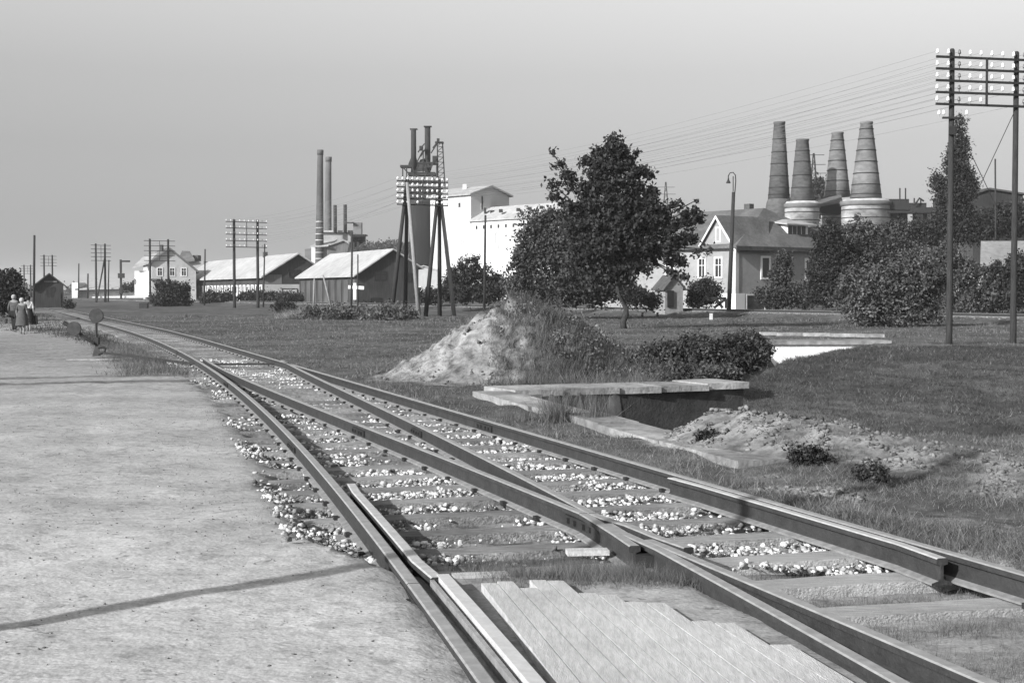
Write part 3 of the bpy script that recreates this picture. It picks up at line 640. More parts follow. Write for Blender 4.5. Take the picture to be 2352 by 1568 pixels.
# coarse grass on the bank above the pit
x = RNG.uniform(3.6, 17, 150000); y = RNG.uniform(15, 41, 150000); k_ = (x-(4.5+(y-28.4)*.433) > -.1) & (x < .38*y+.5) & (x > 2.6+.12*(y-15)) & ((x-p0.x)*NN.x+(y-p0.y)*NN.y > 3.9)
x, y = x[k_], y[k_]; blades('bank_grass', x, y, RNG.uniform(.03, .12, len(x)), .009+.0*y, Gr3, 'coarse dark grass on the sloping bank above the pit', .7)
# weeds between the rails and at rail edges
def clumps(cx, cy, n_per, sp, h0, h1, wd, m, label, name='weeds', lean=.5):
    cx = np.asarray(cx); cy = np.asarray(cy); x, y = blades_at(cx, cy, n_per, sp); return blades(name, x, y, RNG.uniform(h0, h1, len(x)), np.full(len(x), wd), m, label, lean)
cy = RNG.uniform(6.6, 16, 230); cx = XD(cy)+np.abs(RNG.normal(.05, .18, 230)); clumps(cx, cy, 34, .07, .02, .13, .0032, Gr1, 'weeds along the outside of the right rail', 'rail_side_weeds')
cy = RNG.uniform(7.35, 8.5, 300); cx = XA(cy)+.5+RNG.uniform(0, 1, 300)*(XC(cy)-XA(cy)-.45); clumps(cx, cy, 40, .07, .02, .11, .0028, Gr1, 'wispy grass between the plank deck and the first sleepers', 'crossing_grass')
cy = RNG.uniform(8.5, 15, 240); cx = XA(cy)+.12+RNG.uniform(0, 1, 240)**1.8*1.2; clumps(cx, cy, 30, .06, .01, .07, .003, Gr1, 'low weeds among the ballast inside the left rail', 'crib_weeds')
cy = RNG.uniform(4.8, 8.3, 420); cy = np.where(RNG.uniform(0, 1, 420) < .3, cy, 5.45+np.round((cy-5.45)/.7)*.7+RNG.normal(0, .08, 420)); cx = XB(cy)+.1+RNG.uniform(0, 1, 420)*(XD(cy)-XB(cy)+.1); cy = cy+(cx-XA(cy))*.27-.1; clumps(cx, cy, 40, .09, .012, .085, .0026, Gr1, 'grass between the rails beyond the crossing nose', 'crib_weeds')
cy = RNG.uniform(9.5, 25, 220); cx = XA(cy)-.25-np.abs(RNG.normal(0, .35, 220)); clumps(cx, cy, 12, .1, .008, .03, .004, Gr1, 'flattened weeds along the outside of the left rail', 'rail_side_weeds')
cy = RNG.uniform(27, 45, 260); cx = XA(cy)-.3-RNG.uniform(0, 1, 260)**1.3*1.35; clumps(cx, cy, 50, .22, .05, .20, .009, Gr1, 'dark weedy patch beside the left rail behind the switch lever', 'weed_patch')
cy = RNG.uniform(44, 110, 300); cx = XA(cy)-1.2-RNG.uniform(0, 1, 300)*5*sm(40, 90, cy); clumps(cx, cy, 30, .3, .05, .18, .02, Gr3, 'rough grass beside the track near the hut', 'yard_edge_grass')
# grass and weeds of the mound, the pit edge and the heap foot
N = 900; x = RNG.normal(1.1, 1.2, N); y = RNG.normal(26, 1.5, N); k_ = (np.hypot((x-.15)/2.6, (y-26.4)/2.5) < 1.25) & (x > -.35); clumps(x[k_], y[k_], 36, .09, .03, .24, .009, Gr1, 'tall weeds covering the right half of the spoil mound', 'mound_weeds')
k2 = k_ & (RNG.uniform(0, 1, N) < .4); clumps(x[k2], y[k2], 8, .12, .08, .42, .006, Gr2, 'dry stalks sticking out of the spoil mound', 'mound_stalks')
N = 420; x = RNG.uniform(.3, 3.6, N); y = RNG.uniform(23.2, 27.5, N); clumps(x, y, 40, .1, .04, .22, .005, Gr1, 'rank weeds between the mound and the pit slab', 'rank_weeds')
def tuft(label, x, y, n_, sp, h0, h1, wd=.006, m=None, name='weed_tuft'):
    xx = x+RNG.normal(0, sp, n_); yy = y+RNG.normal(0, sp, n_)
    return blades(name, xx, yy, RNG.uniform(h0, h1, n_), np.full(n_, wd), m or Gr1, label, .3, cat='weed', kind='stuff')
q_ = RNG.uniform(0, 1, (150, 2)); C_ = [(-.2+2.9*a, 24.4+3.4*b_, float(G(-.2+2.9*a, 24.4+3.4*b_))+.08, .2, .2, .10) for a, b_ in q_ if RNG.uniform() < .25+.6*a]
o = leaves('mound_foliage', C_, .06, 5000, Gr1, None, clump=.16, shell=.2); tag(o, 'leafy weeds on the right face of the spoil mound', 'weeds', None, 'stuff')
tuft('spiky weed tuft growing on the near coping of the pit', .55, 17.0, 480, .10, .18, .55)
tuft('taller thin weed tuft at the inner edge of the near coping', .95, 16.8, 260, .10, .2, .55)
tuft('low bushy weed on the coping left of the spiky tuft', .2, 17.4, 700, .16, .03, .16)
bush('small dark leafy plant on the face of the earth heap', 1865, [(1860, 1050, 45, 18), (1890, 1062, 25, 14)], 12.3, .035, 1400, L_dark, clump=.08, cat='plant', name='plant', shell=.2)
bush('creeping dark plant at the left foot of the earth heap', 1650, [(1625, 1003, 28, 14), (1655, 1012, 18, 9)], 13.9, .035, 900, L_dark, clump=.08, cat='plant', name='plant', shell=.2)
bush('leafy weed among the stones right of the earth heap', 2010, [(2000, 1085, 40, 14)], 11.4, .03, 1000, L_mid, clump=.08, cat='plant', name='plant', shell=.2)
N = 380; x = RNG.uniform(3.4, 6.6, N); y = RNG.uniform(9.3, 13.6, N); k_ = x > XD(y)+1.2; clumps(x[k_], y[k_], 30, .07, .01, .09, .0025, Gr1, 'pale weeds at the foot of the earth heap', 'heap_weeds')
clumps(RNG.uniform(-14, -6.5, 260), RNG.uniform(84, 96, 260), 40, .3, .2, .8, .02, Gr2, 'pale tall weeds in the field before the pole trestle', 'pale_weeds')
C_ = [(RNG.uniform(-12.5, -6), Yk, float(G(-9, 88))+.3, .8, .8, .4) for Yk in RNG.uniform(80, 92, 26)]
o = leaves('field_weeds', C_, .2, 3500, L_pale, None, clump=.4, shell=.2); tag(o, 'pale leafy weeds in the field left of the pole trestle', 'weeds', None, 'stuff')
clumps(RNG.uniform(-13, -8, 90), RNG.uniform(82, 88, 90), 30, .3, .1, .35, .016, Gr3, 'dark weeds in the field before the pole trestle', 'dark_weeds')

# ------------------------------------------------------------------ telegraph poles
M_wire = mat('wire', .12, .1, 5, .6)
def insul_mesh(m):
    mb = MB(); mb.lathe((0, 0, 0), [(.012, 0), (.012, .07), (.045, .075), (.05, .11), (.035, .13), (.042, .15), (.03, .19), (.01, .205)], 8)
    me = bpy.data.meshes.new('insulator'); me.from_pydata(mb.v, [], mb.f); me.materials.append(m); me.polygons.foreach_set('use_smooth', [True]*len(me.polygons)); return me
ins_w = insul_mesh(M_porc); ins_d = insul_mesh(M_porcd)
TOPZ = {}
def hpole(label, pL, pR, topz, tiers, arm, near=False, rad=.11, gap=.36, brace=False, detail=True, group='H-shaped telegraph poles'):
    """pL,pR plan positions of the posts"""
    pL, pR = Vector(pL), Vector(pR); gl = float(G(pL.x, pL.y)); d = (pR-pL); Ls = d.length; d = d.normalized(); c = (pL+pR)/2
    r = thing('telegraph_pole', label, 'telegraph pole', (c.x, c.y, gl), group)
    for p in (pL, pR):
        z0 = float(G(p.x, p.y)); MB().tube([(p.x, p.y, z0-.4), (p.x, p.y, z0+.5), (p.x, p.y, topz-.05), (p.x, p.y, topz)], [rad*1.12, rad*1.08, rad*.85, rad*.5], 10).build('post', M_pole, r, True)
    nrm = Vector((d.y, -d.x)) 
    for k in range(tiers):
        z = topz-.28-gap*k; a = pL-d*arm; b_ = pR+d*arm; o3 = nrm*(rad+.03)
        MB().bar((a.x+o3.x, a.y+o3.y, z), (b_.x+o3.x, b_.y+o3.y, z), .05, .07).build('crossarm', M_iron, r)
        L = (b_-a).length; n_ = 10 if detail else 0
        js = list(np.linspace(.04, L-.04, 10)) if detail else []
        for j, u_ in enumerate(js):
            if k == tiers-1 and 4 < j < 8: continue
            q = a+d*u_; dk = j in (2, 8)
            o = bpy.data.objects.new('insulator', ins_d if dk else ins_w); COL.objects.link(o); o.parent = r
            o.location = Vector((q.x+o3.x, q.y+o3.y, z+.035))-org(r); o.scale = (1, 1, 1)
            TOPZ.setdefault(label, []).append(Vector((q.x+o3.x, q.y+o3.y, z+.17)))
        if not detail:
            for u_ in np.linspace(.04, L-.04, 9): q = a+d*u_; TOPZ.setdefault(label, []).append(Vector((q.x+o3.x, q.y+o3.y, z+.1)))
    m_ = c+nrm*(rad+.05); MB().bar((m_.x, m_.y, topz-.25), (m_.x, m_.y, topz-.28-gap*(tiers-1)), .06).build('strut', M_iron, r)
    if brace:
        mb = MB(); o3 = nrm*0
        mb.tube([(pR.x, pR.y, topz-1.75), (pL.x, pL.y, topz-6.1)], .012, 5); mb.tube([(pL.x, pL.y, topz-1.95), (pR.x, pR.y, topz-5.9)], .012, 5); mb.build('brace_rod', M_iron, r)
    return r
HN = 'tall twin telegraph pole with five loaded crossarms at the right edge'
zt_ = PZ(112, 43.5)
hp = hpole(HN, (PX(2180, 43.5), 43.5), (PX(2327, 44.0), 44.0), zt_, 5, .6, True, .095, .355, True)
# small lower bracket on the near pole
bx, by = PX(2180, 43.5), 43.5; zb = PZ(272, 43.5)
MB().bar((bx-.32, by-.14, zb), (bx+.32, by-.14, zb), .06).build('bracket_arm', M_iron, hp)
for dx in (-.42, -.28, .42):
    o = bpy.data.objects.new('insulator', ins_w); COL.objects.link(o); o.parent = hp; o.location = Vector((bx+dx, by-.14, zb+.03))-org(hp)
MB().box((bx-.02, by-.13, PZ(301, 43.5)), (.16, .14, .26)).build('terminal_box', M_iron, hp)
H2 = 'twin telegraph pole before the long shed with its white panels'
hpole(H2, (PX(539, 143), 143), (PX(593, 144.5), 144.5), PZ(503, 143), 5, .95, False, .15, .63, detail=True)
hpole('twin telegraph pole in front of the station house gable', (PX(346, 189), 189), (PX(388, 190.5), 190.5), PZ(548, 189), 5, .9, False, .16, .66, detail=False)
hp3 = hpole('twin telegraph pole with a slanting stay right of the wooden hut', (PX(222, 223), 223), (PX(243, 224), 224), PZ(559, 223), 5, .9, False, .17, .6, detail=False)
MB().tube([P(222, 692, 222.5), P(241, 590, 224)], .12, 6).build('stay', M_pole, hp3)
hpole('twin telegraph pole rising behind the wooden hut roof', (PX(103, 278), 278), (PX(122, 279), 279), PZ(585, 278), 4, .8, False, .18, .62, detail=False)
hpole('faint twin telegraph pole furthest left beyond the hut', (PX(57, 340), 340), (PX(72, 341), 341), PZ(608, 340), 4, .8, False, .18, .62, detail=False)
# the six legged pole trestle
tr = thing('pole_trestle', 'six legged telegraph trestle with splayed legs in front of the dark silo', 'telegraph pole', (-6, 94, -.1))
tops = (P(936, 406, 94), P(1009, 412, 94.6))
for tp, bs in ((tops[0], ((898, 722, 93.2), (930, 722, 94.2), (963, 727, 92.6))), (tops[1], ((977, 722, 93.2), (1010, 720, 94.6), (1044, 715, 95.2)))):
    for i_, (x, y_, Yk) in enumerate(bs):
        b0 = Vector((PX(x, Yk), Yk, float(G(PX(x, Yk), Yk))-.2)); MB().tube([b0, tp+Vector((0, (Yk-94)*.1-.1*i_, -.2*i_))], [.15, .11], 8).build('leg', M_poleL if i_ == 2 else M_pole, tr, True)  # third legs use pale wood: their sunlit tone is put into the colour
for k in range(5):
    za = PZ(416+13.4*k, 93.7); a = Vector((PX(913, 93.7), 93.5, za)); b_ = Vector((PX(1030, 94.4), 94.3, za-.05))
    MB().bar(a, b_, .07, .08).build('crossarm', M_iron, tr)
    for j in range(11):
        if k == 4 and j in (3, 5, 6): continue
        q = a.lerp(b_, (j+.2)/10.4); o = bpy.data.objects.new('insulator', ins_w); COL.objects.link(o); o.parent = tr; o.location = q+Vector((0, 0, .04))-org(tr); o.scale = (1.7, 1.7, 1.2)
        TOPZ.setdefault('tr', []).append(q+Vector((0, 0, .2)))
MB().bar((PX(972, 94), 93.8, PZ(416, 94)), (PX(972, 94), 93.8, PZ(470, 94)), .09).build('strut', M_iron, tr)
# wires
def wire(a, b_, sag, label, rr=.006, grp='telegraph wires strung between the poles'):
    pts = [a.lerp(b_, t)-Vector((0, 0, sag*4*t*(1-t))) for t in np.linspace(0, 1, 14)]
    o = MB().tube(pts, rr, 3, False).build('telegraph_wire', M_wire); tag(o, label, 'wire', grp); return o
A1, A2, A3 = TOPZ[HN], TOPZ['tr'], TOPZ[H2]
for i_ in range(0, 47, 2):
    wire(A1[i_], A2[min(i_, len(A2)-1)], .55+.1*random.random(), 'one of the thin wires running from the right poles to the trestle', .0045)
for i_ in range(0, 46, 4):
    wire(A2[i_], A3[min(i_, len(A3)-1)], .6, 'one of the faint wires running from the trestle to the shed pole', .008)

# ------------------------------------------------------------------ single poles, lamp, signals
def spole(label, xt, yt, xb, yb, Y, r_=.1, m=None, name='wooden_pole', cat='pole'):
    gz = float(G(PX(xb, Y), Y)); t0 = P(xt, yt, Y); b0 = Vector((PX(xb, Y), Y, gz-.3)); o = MB().tube([b0, t0], [r_, r_*.75], 8).build(name, m or M_pole, None, True); tag(o, label, cat); return o
spole('plain tall pole standing just left of the wooden hut', 79, 540, 78, 706, 138, .14)
spole('slim pole left of the white factory bushes', 1115, 494, 1112, 695, 112, .11)
spole('slim pole just right of the shed telegraph pole', 608, 560, 605, 680, 150, .09)
spole('slim pole in front of the long shed left end', 471, 572, 470, 682, 170, .11)
spole('slim pole before the dark barn roof, left of a shorter one', 809, 533, 807, 688, 135, .11)
spole('shorter slim pole before the dark barn', 822, 584, 822, 692, 135, .08)
spole('thin pole right of the stayed telegraph pole', 250, 597, 249, 680, 225, .12)
spole('faint pole above the long white building', 181, 605, 181, 682, 285, .16)
spole('short post above the roof of the long white building', 202, 628, 202, 680, 290, .2)
spole('far right pole rising above the hilltop shed', 2255+31, 365, 2287, 440, 128, .1)
spole('pale prop leaning against the fence before the dark barn', 742, 632, 763, 677, 140, .1, M_poleL)
spole('pale upright prop beside the leaning one before the dark barn', 722, 640, 720, 677, 141, .1, M_poleL)
# lamp post
lp = thing('lamp_post', 'dark leaning lamp post with a swan neck lamp before the house', 'lamp post', (PX(1675, 92), 92, float(G(PX(1675, 92), 92))))
MB().tube([P(1674, 712, 92), P(1685, 441, 92)], [.15, .11], 8).build('post', M_pole, lp, True)
nk = [P(1688, 442, 92), P(1690, 415, 92), P(1689, 402, 92), P(1684, 396, 92), P(1677, 397, 92), P(1673, 404, 92), P(1673, 411, 92)]
MB().tube(nk, .035, 6).build('swan_neck', M_iron, lp); MB().tube([P(1684, 440, 92), P(1684, 405, 92)], .03, 6).build('neck_stay', M_iron, lp)
MB().lathe(P(1673, 421, 92), [(.15, 0), (.13, .08), (.06, .2), (.05, .3)], 10).build('lamp_shade', M_iron, lp)
# semaphore signal
sg = thing('semaphore_signal', 'railway semaphore signal with a horizontal arm left of the station house', 'signal', (PX(280, 235), 235, -.2))
MB().bar((PX(279, 235), 235, -.3), (PX(279, 235), 235, PZ(596, 235)), .3).build('mast', M_pole, sg); MB().box((PX(290, 235), 234.8, PZ(600, 235)), (1.6, .08, .3)).build('arm', M_iron, sg)
MB().box((PX(281, 235), 234.7, PZ(633, 235)), (1.0, .5, .8)).build('lantern', M_iron, sg); MB().box((PX(280, 235), 234.7, PZ(668, 235)), (.6, .4, 1)).build('counterweight', M_iron, sg)
# lattice pylons
def pylon(label, x, yt, yb, Y, w, arms):
    r = thing('lattice_pylon', label, 'pylon', (PX(x, Y), Y, PZ(yb, Y)), None); mb = MB(); z0, z1 = PZ(yb, Y), PZ(yt, Y); X = PX(x, Y)
    for sx_ in (-1, 1):
        for sy_ in (-1, 1): mb.bar((X+sx_*w, Y+sy_*w, z0), (X+sx_*.1, Y+sy_*.1, z1), .14)
    for k in range(8):
        t0, t1 = k/8, (k+1)/8; w0, w1 = lerp(w, .1, t0), lerp(w, .1, t1); za, zb_ = lerp(z0, z1, t0), lerp(z0, z1, t1)
        for s in (-1, 1): mb.bar((X-s*w0, Y-w0, za), (X+s*w1, Y-w1, zb_), .09)
    mb.build('mast', M_iron, r)
    for ya, wd in arms: MB().bar((X-wd, Y, PZ(ya, Y)), (X+wd, Y, PZ(ya, Y)), .12).build('cross_arm', M_iron, r)
pylon('distant lattice pylon just right of the fruit tree top', 1528, 418, 520, 420, 1.1, ((430, 2.6), (446, 2.9), (460, 3.2)))
pylon('distant lattice pylon behind the second kiln chimney', 1866, 352, 470, 300, .9, ((356, 2.2), (378, 2.5), (398, 2.7)))
# white marker stone, barrier
o = MB().box((PX(1633, 77.5), 77.5, .12), (.16, .15, .34)).build('marker_stone', mat('white_paint', .5, .2, 6)); tag(o, 'small white marker stone in the grass below the lamp post', 'marker')
bf = thing('timber_buffer', 'dark timber trestle frame beside the lamp post at the main line', 'timber frame', (PX(1640, 88), 88, .3))
for a, b_ in (((1618, 685), (1668, 685)), ((1620, 686), (1600, 707)), ((1668, 686), (1668, 708)), ((1666, 687), (1640, 707)), ((1645, 687), (1660, 707)), ((1632, 686), (1632, 690))):
    MB().bar(P(a[0], a[1], 88), P(b_[0], b_[1], 88), .16).build('beam', M_iron, bf)
br = thing('white_barrier', 'small white rail sign on posts before the dark barn', 'barrier', (PX(818, 150), 150, 0))
MB().bar(P(800, 659, 150), P(836, 661, 150), .25, .35).build('bar', M_porc, br); MB().bar(P(815, 688, 150), P(815, 650, 150), .3).build('post', M_porc, br)
# small gully block in field
o = MB().box((PX(331, 140), 140, float(G(PX(331, 140), 140))+.25), (.8, .5, .6)).build('wooden_box', M_iron); tag(o, 'small dark box lying in the grass left of the station house pole', 'box')

# ------------------------------------------------------------------ switch stand
LY = 34.2; lx = PX(224, LY); lz = float(G(lx, LY))
sw = thing('switch_stand', 'switch stand with two disc weights, one upright and one slanting lever', 'switch lever', (lx, LY, lz))
M_disc = mat('disc_paint', .045, .35, 12, .8)
def Q(x, y_, dY=0): return P(x, y_, LY+dY)
def disc(c, r_, th):
    mb = MB(); mb.tube([c+Vector((0, -th, 0)), c+Vector((0, -th*.9, 0)), c+Vector((0, th*.9, 0)), c+Vector((0, th, 0))], [r_*.93, r_, r_, r_*.93], 28); return mb.build('disc_weight', M_disc, sw)
MB().tube([Q(222, 806), Q(221, 740)], .03, 8).build('lever', M_iron, sw); disc(Q(221, 725), .172, .03)
MB().tube([Q(215, 789, -.1), Q(146, 740, -.1)], .036, 8).build('lever', M_iron, sw); disc(Q(170, 755, -.16), .172, .03)
MB().tube([Q(146, 740, -.1), Q(156, 747, -.1)], .05, 8).build('lever_grip', M_iron, sw)
MB().box(Q(222, 783), (.11, .12, .18)).build('lever_socket', M_iron, sw)
MB().hexa([Q(212, 818, -.1), Q(232, 818, -.1), Q(232, 818, .15), Q(212, 818, .15), Q(219, 790, -.04), Q(226, 790, -.04), Q(226, 790, .06), Q(219, 790, .06)]).build('pedestal', mat('grey_cast', .05, .3, 8), sw)
MB().tube([Q(226, 798, -.08), Q(236, 797, -.08), Q(243, 801, -.08), Q(241, 808, -.08), Q(234, 810, -.08), Q(226, 813, -.08)], .035, 8).build('crank', M_iron, sw)
MB().bar(Q(236, 810, -.05), (float(XA(30.6))+.1, 30.6, -.11), .045).build('throw_rod', M_iron, sw)
MB().box((lx+.1, LY, lz-.02), (1.5, .9, .1), .1).build('base_timber', M_sleep, sw)

# ------------------------------------------------------------------ off-frame pole whose shadow crosses the yard
ox, oy = -2.26-.73*4.6, 6.28-.69*4.6
o = MB().tube([(ox, oy, -.3), (ox, oy, 6.4)], [.085, .065], 10).build('wooden_pole', M_pole, None, True); tag(o, 'plain pole whose long shadow crosses the yard to the left rail', 'pole')

# ------------------------------------------------------------------ buildings
W_white = mat('white_render', .62, .12, .5, .9, big=.04); W_grey = mat('grey_render', .27, .1, 3, .9, .2, 20, big=.1); W_light = mat('pale_render', .40, .1, 2, .9, big=.1)
W_wood = mat('dark_boarding', .042, .35, 2.5, .95, .4, 8, st=(4, 4, .3), big=.25); W_woodm = mat('grey_boarding', .15, .3, 2.5, .95, .4, 8, st=(4, 4, .3), big=.25)
R_pale = mat('pale_roofing', .34, .2, 1.2, .9, st=(1, 1, 1), big=.12); R_tile = mat('roof_tile', .11, .25, 5, .9, .5, 14, big=.2); R_dark = mat('dark_roof', .07, .3, 3, .9, big=.2)
M_glass = mat('window_dark', .02, .3, 2, .3, spec=.5); M_brick = mat('brick_kiln', .075, .35, 1.2, .95, .4, 4, st=(1, 1, 2.5), big=.35); M_brickL = mat('brick_kiln_pale', .135, .3, 1.0, .95, .4, 4, st=(1, 1, 2.5), big=.35)
M_lime = mat('limewash', .40, .5, .5, .95, .2, 4, st=(1, 1, 2), big=.45); M_silo = mat('silo_concrete', .022, .25, .5, .95, st=(2, 2, .2), big=.25)
class Fr:
    def __init__(s, c, u, z0=0): s.c = Vector((c[0], c[1])); s.u = Vector(u).normalized(); s.v = Vector((-s.u.y, s.u.x)); s.z0 = z0
    def __call__(s, a, b_, z): q = s.c+s.u*a+s.v*b_; return Vector((q.x, q.y, z))
def pbox(fr, a0, a1, b0, b1, z0, z1, name, m, par):
    mb = MB(); mb.hexa([fr(a0, b0, z0), fr(a1, b0, z0), fr(a1, b1, z0), fr(a0, b1, z0), fr(a0, b0, z1), fr(a1, b0, z1), fr(a1, b1, z1), fr(a0, b1, z1)]); return mb.build(name, m, par)
def gable(fr, par, W_, L, z0, zL, zR, zr, ar, mw, mr, ov=.5, th=.18, mg=None):
    """gable end spans a in 0..W_ at b=0; length along b 0..L"""
    mb = MB(); pr = [(0, z0), (W_, z0), (W_, zR), (ar, zr), (0, zL)]
    i0 = len(mb.v); mb.v += [tuple(fr(a, 0, z)) for a, z in pr]+[tuple(fr(a, L, z)) for a, z in pr]; n_ = 5
    mb.f += [tuple(i0+j for j in range(5)), tuple(i0+5+j for j in range(5))[::-1]]
    for j in range(5): mb.f.append((i0+j, i0+5+j, i0+5+(j+1) % 5, i0+(j+1) % 5))
    mb.build('wall', mw, par)
    sl = (zr-zL)/ar; sr = (zr-zR)/(W_-ar); e = .03
    for (a0, zz0, a1, zz1) in ((-ov, zL-sl*ov, ar, zr), (W_+ov, zR-sr*ov, ar, zr)):
        mb = MB(); q = [(a0, -ov, zz0), (a1, -ov, zz1), (a1, L+ov, zz1), (a0, L+ov, zz0)]
        if a0 > a1: q = [q[1], q[0], q[3], q[2]]
        mb.hexa([fr(a, b_, z+e) for a, b_, z in q]+[fr(a, b_, z+e+th) for a, b_, z in q]); mb.build('roof', mr, par)
def win(fr, par, face, a, z, w, h, name='window', fm=None, gm_=None, t=.14, bars=True, depth=.08):
    """face 'u': wall plane b=0 facing -v ; 'v': wall plane a=0 facing -u"""
    def pt(s, off, z_): return fr(s, -off, z_) if face == 'u' else fr(-off, s, z_)
    def bx_(s0, s1, z0, z1, o0, o1, mb):
        q = [pt(s0, o0, z0), pt(s1, o0, z0), pt(s1, o1, z0), pt(s0, o1, z0), pt(s0, o0, z1), pt(s1, o0, z1), pt(s1, o1, z1), pt(s0, o1, z1)]; mb.hexa(q)
    mb = MB(); bx_(a-w/2-t, a-w/2, z-t, z+h+t, -.02, depth, mb); bx_(a+w/2, a+w/2+t, z-t, z+h+t, -.02, depth, mb); bx_(a-w/2, a+w/2, z-t, z, -.02, depth, mb); bx_(a-w/2, a+w/2, z+h, z+h+t, -.02, depth, mb)
    if bars: bx_(a-.03, a+.03, z, z+h, .015, .04, mb); bx_(a-w/2, a+w/2, z+h*.62, z+h*.62+.05, .015, .045, mb)
    f_ = mb.build(name, fm or W_white, par); mb = MB(); bx_(a-w/2, a+w/2, z, z+h, -.02, .012, mb); mb.build('pane' if gm_ is None or gm_ is M_glass else 'panel', gm_ or M_glass, f_)
# --- the plastered house
HF = Fr((16.5, 105), (.80, .60)); gz = float(G(16.5, 105))-.3
hs = thing('plastered_house', 'grey plastered house with tiled hipped roof, front gable and dormer', 'house', (22, 110, gz))
pbox(HF, 0, 13, 0, 16, gz, 4.85, 'wall', W_grey, hs)
def tri3(pts, th, name, m, par):
    mb = MB(); n_ = len(pts); i0 = len(mb.v); mb.v += [tuple(p) for p in pts]+[(p[0], p[1], p[2]+th) for p in pts]
    mb.f.append(tuple(range(n_))[::-1]); mb.f.append(tuple(range(n_, 2*n_)))
    for j in range(n_): mb.f.append((j, (j+1) % n_, n_+(j+1) % n_, n_+j))
    return mb.build(name, m, par)
ze = 4.68; zr_ = 7.85; o_v = .45
E0, E1, E2, E3 = HF(-o_v, -o_v, ze), HF(13+o_v, -o_v, ze), HF(13+o_v, 16+o_v, ze), HF(-o_v, 16+o_v, ze); R0, R1 = HF(6.4, 3.2, zr_), HF(6.4, 13, zr_)
tri3([E0, E1, R0], .16, 'roof', R_tile, hs); tri3([E1, E2, R1, R0], .16, 'roof', R_tile, hs); tri3([E2, E3, R1], .16, 'roof', R_tile, hs); tri3([E3, E0, R0, R1], .16, 'roof', R_tile, hs)
pbox(HF, -o_v-.02, 13+o_v, -o_v-.08, -o_v-.01, 4.52, 4.82, 'gutter', R_dark, hs)
# cross gable on the left wall, at the corner
mb = MB(); g0 = [(0, 4.80), (3.55, 4.80), (1.78, 7.0)]
vv = [HF(-.06, b_, z) for b_, z in g0]+[HF(4.4, b_, z) for b_, z in g0]; mb.v += [tuple(q) for q in vv]; mb.f += [(2, 1, 0), (3, 4, 5), (0, 1, 4, 3), (1, 2, 5, 4), (2, 0, 3, 5)]; mb.build('gable_wall', W_grey, hs)
for s0, s1 in ((-.35, 1.78), (3.9, 1.78)):
    zz = 7.05-abs(s0-1.78)*1.24
    tri3([HF(-.3, s0, zz), HF(-.3, s1, 7.05), HF(5.4, s1, 7.05), HF(3.2, s0, zz)], .13, 'gable_roof', R_tile, hs)
    mb = MB(); mb.hexa([HF(-.36, s0, zz-.12), HF(-.30, s0, zz-.12), HF(-.30, s1, 6.93), HF(-.36, s1, 6.93), HF(-.36, s0, zz+.1), HF(-.30, s0, zz+.1), HF(-.30, s1, 7.15), HF(-.36, s1, 7.15)]); mb.build('bargeboard', W_white, hs)
pbox(HF, -.12, -.01, -.1, 4.2, 4.62, 4.80, 'cornice', W_white, hs)
pbox(HF, -.05, .28, -.05, .3, gz, 4.5, 'corner_quoin', W_light, hs); pbox(HF, -.08, .9, -.08, 2.2, gz, 1.35, 'plinth', W_white, hs)
win(HF, hs, 'v', 1.78, 5.25, .35, .95, t=.1, bars=False); win(HF, hs, 'v', 1.75, 2.6, .6, 1.35); win(HF, hs, 'v', 3.5, 2.6, .6, 1.35); win(HF, hs, 'v', 7.0, 2.6, .8, 1.35)
win(HF, hs, 'u', 3.15, 2.55, .75, 1.45, t=.16, bars=False); win(HF, hs, 'u', 8.1, 2.45, .9, 1.45, t=.16, bars=False)
win(HF, hs, 'u', 2.1, gz+.3, 1.9, 1.25, 'garage_door', None, R_dark, .1, False)
# dormer
dr = pbox(HF, 6.45, 8.75, .8, 3.0, 5.72, 6.6, 'dormer', W_white, hs)
for k in range(4):
    a = 6.72+k*.51; mb = MB(); mb.hexa([HF(a-.19, .76, 5.84), HF(a+.19, .76, 5.84), HF(a+.19, .81, 5.84), HF(a-.19, .81, 5.84), HF(a-.19, .76, 6.52), HF(a+.19, .76, 6.52), HF(a+.19, .81, 6.52), HF(a-.19, .81, 6.52)]); mb.build('dormer_pane', M_glass, dr)
DA = [HF(5.9, .35, 6.58), HF(9.3, .35, 6.58), HF(8.9, 3.0, 6.9), HF(6.3, 3.0, 6.9)]; ap = HF(7.6, 1.9, 7.02)
tri3([DA[0], DA[1], ap], .1, 'dormer_roof', R_pale, hs); tri3([DA[1], DA[2], ap], .1, 'dormer_roof', R_tile, hs); tri3([DA[3], DA[0], ap], .1, 'dormer_roof', R_pale, hs)
pbox(HF, 6.75, 7.25, 5.1, 5.7, 7.4, 8.45, 'chimney', R_dark, hs)
# little garden hut in front of the house
gh = thing('garden_hut', 'tiny pale gabled hut with a dark roof left of the house', 'hut', (PX(1540, 96), 96, .3))
gable(Fr((PX(1527, 96), 96), (1, .35)), gh, 1.35, 1.6, float(G(PX(1530, 96), 96))-.1, 1.75, 1.75, 2.5, .68, mat('hut_wall', .24, .2, 4), R_dark, .2, .08)
MB().box((PX(1541, 95.7), 96.05, 1.0), (.45, .12, 1.1), .34).build('door', M_glass, gh)
# pale outbuilding glimpsed left of the house
ob = thing('outbuilding', 'pale outbuilding partly hidden by the fruit tree left of the house', 'building', (PX(1515, 125), 125, 0))
gable(Fr((PX(1480, 126), 126), (1, .1)), ob, 5.2, 6, -.2, 2.4, 2.4, 3.4, 2.6, W_light, R_tile, .3)
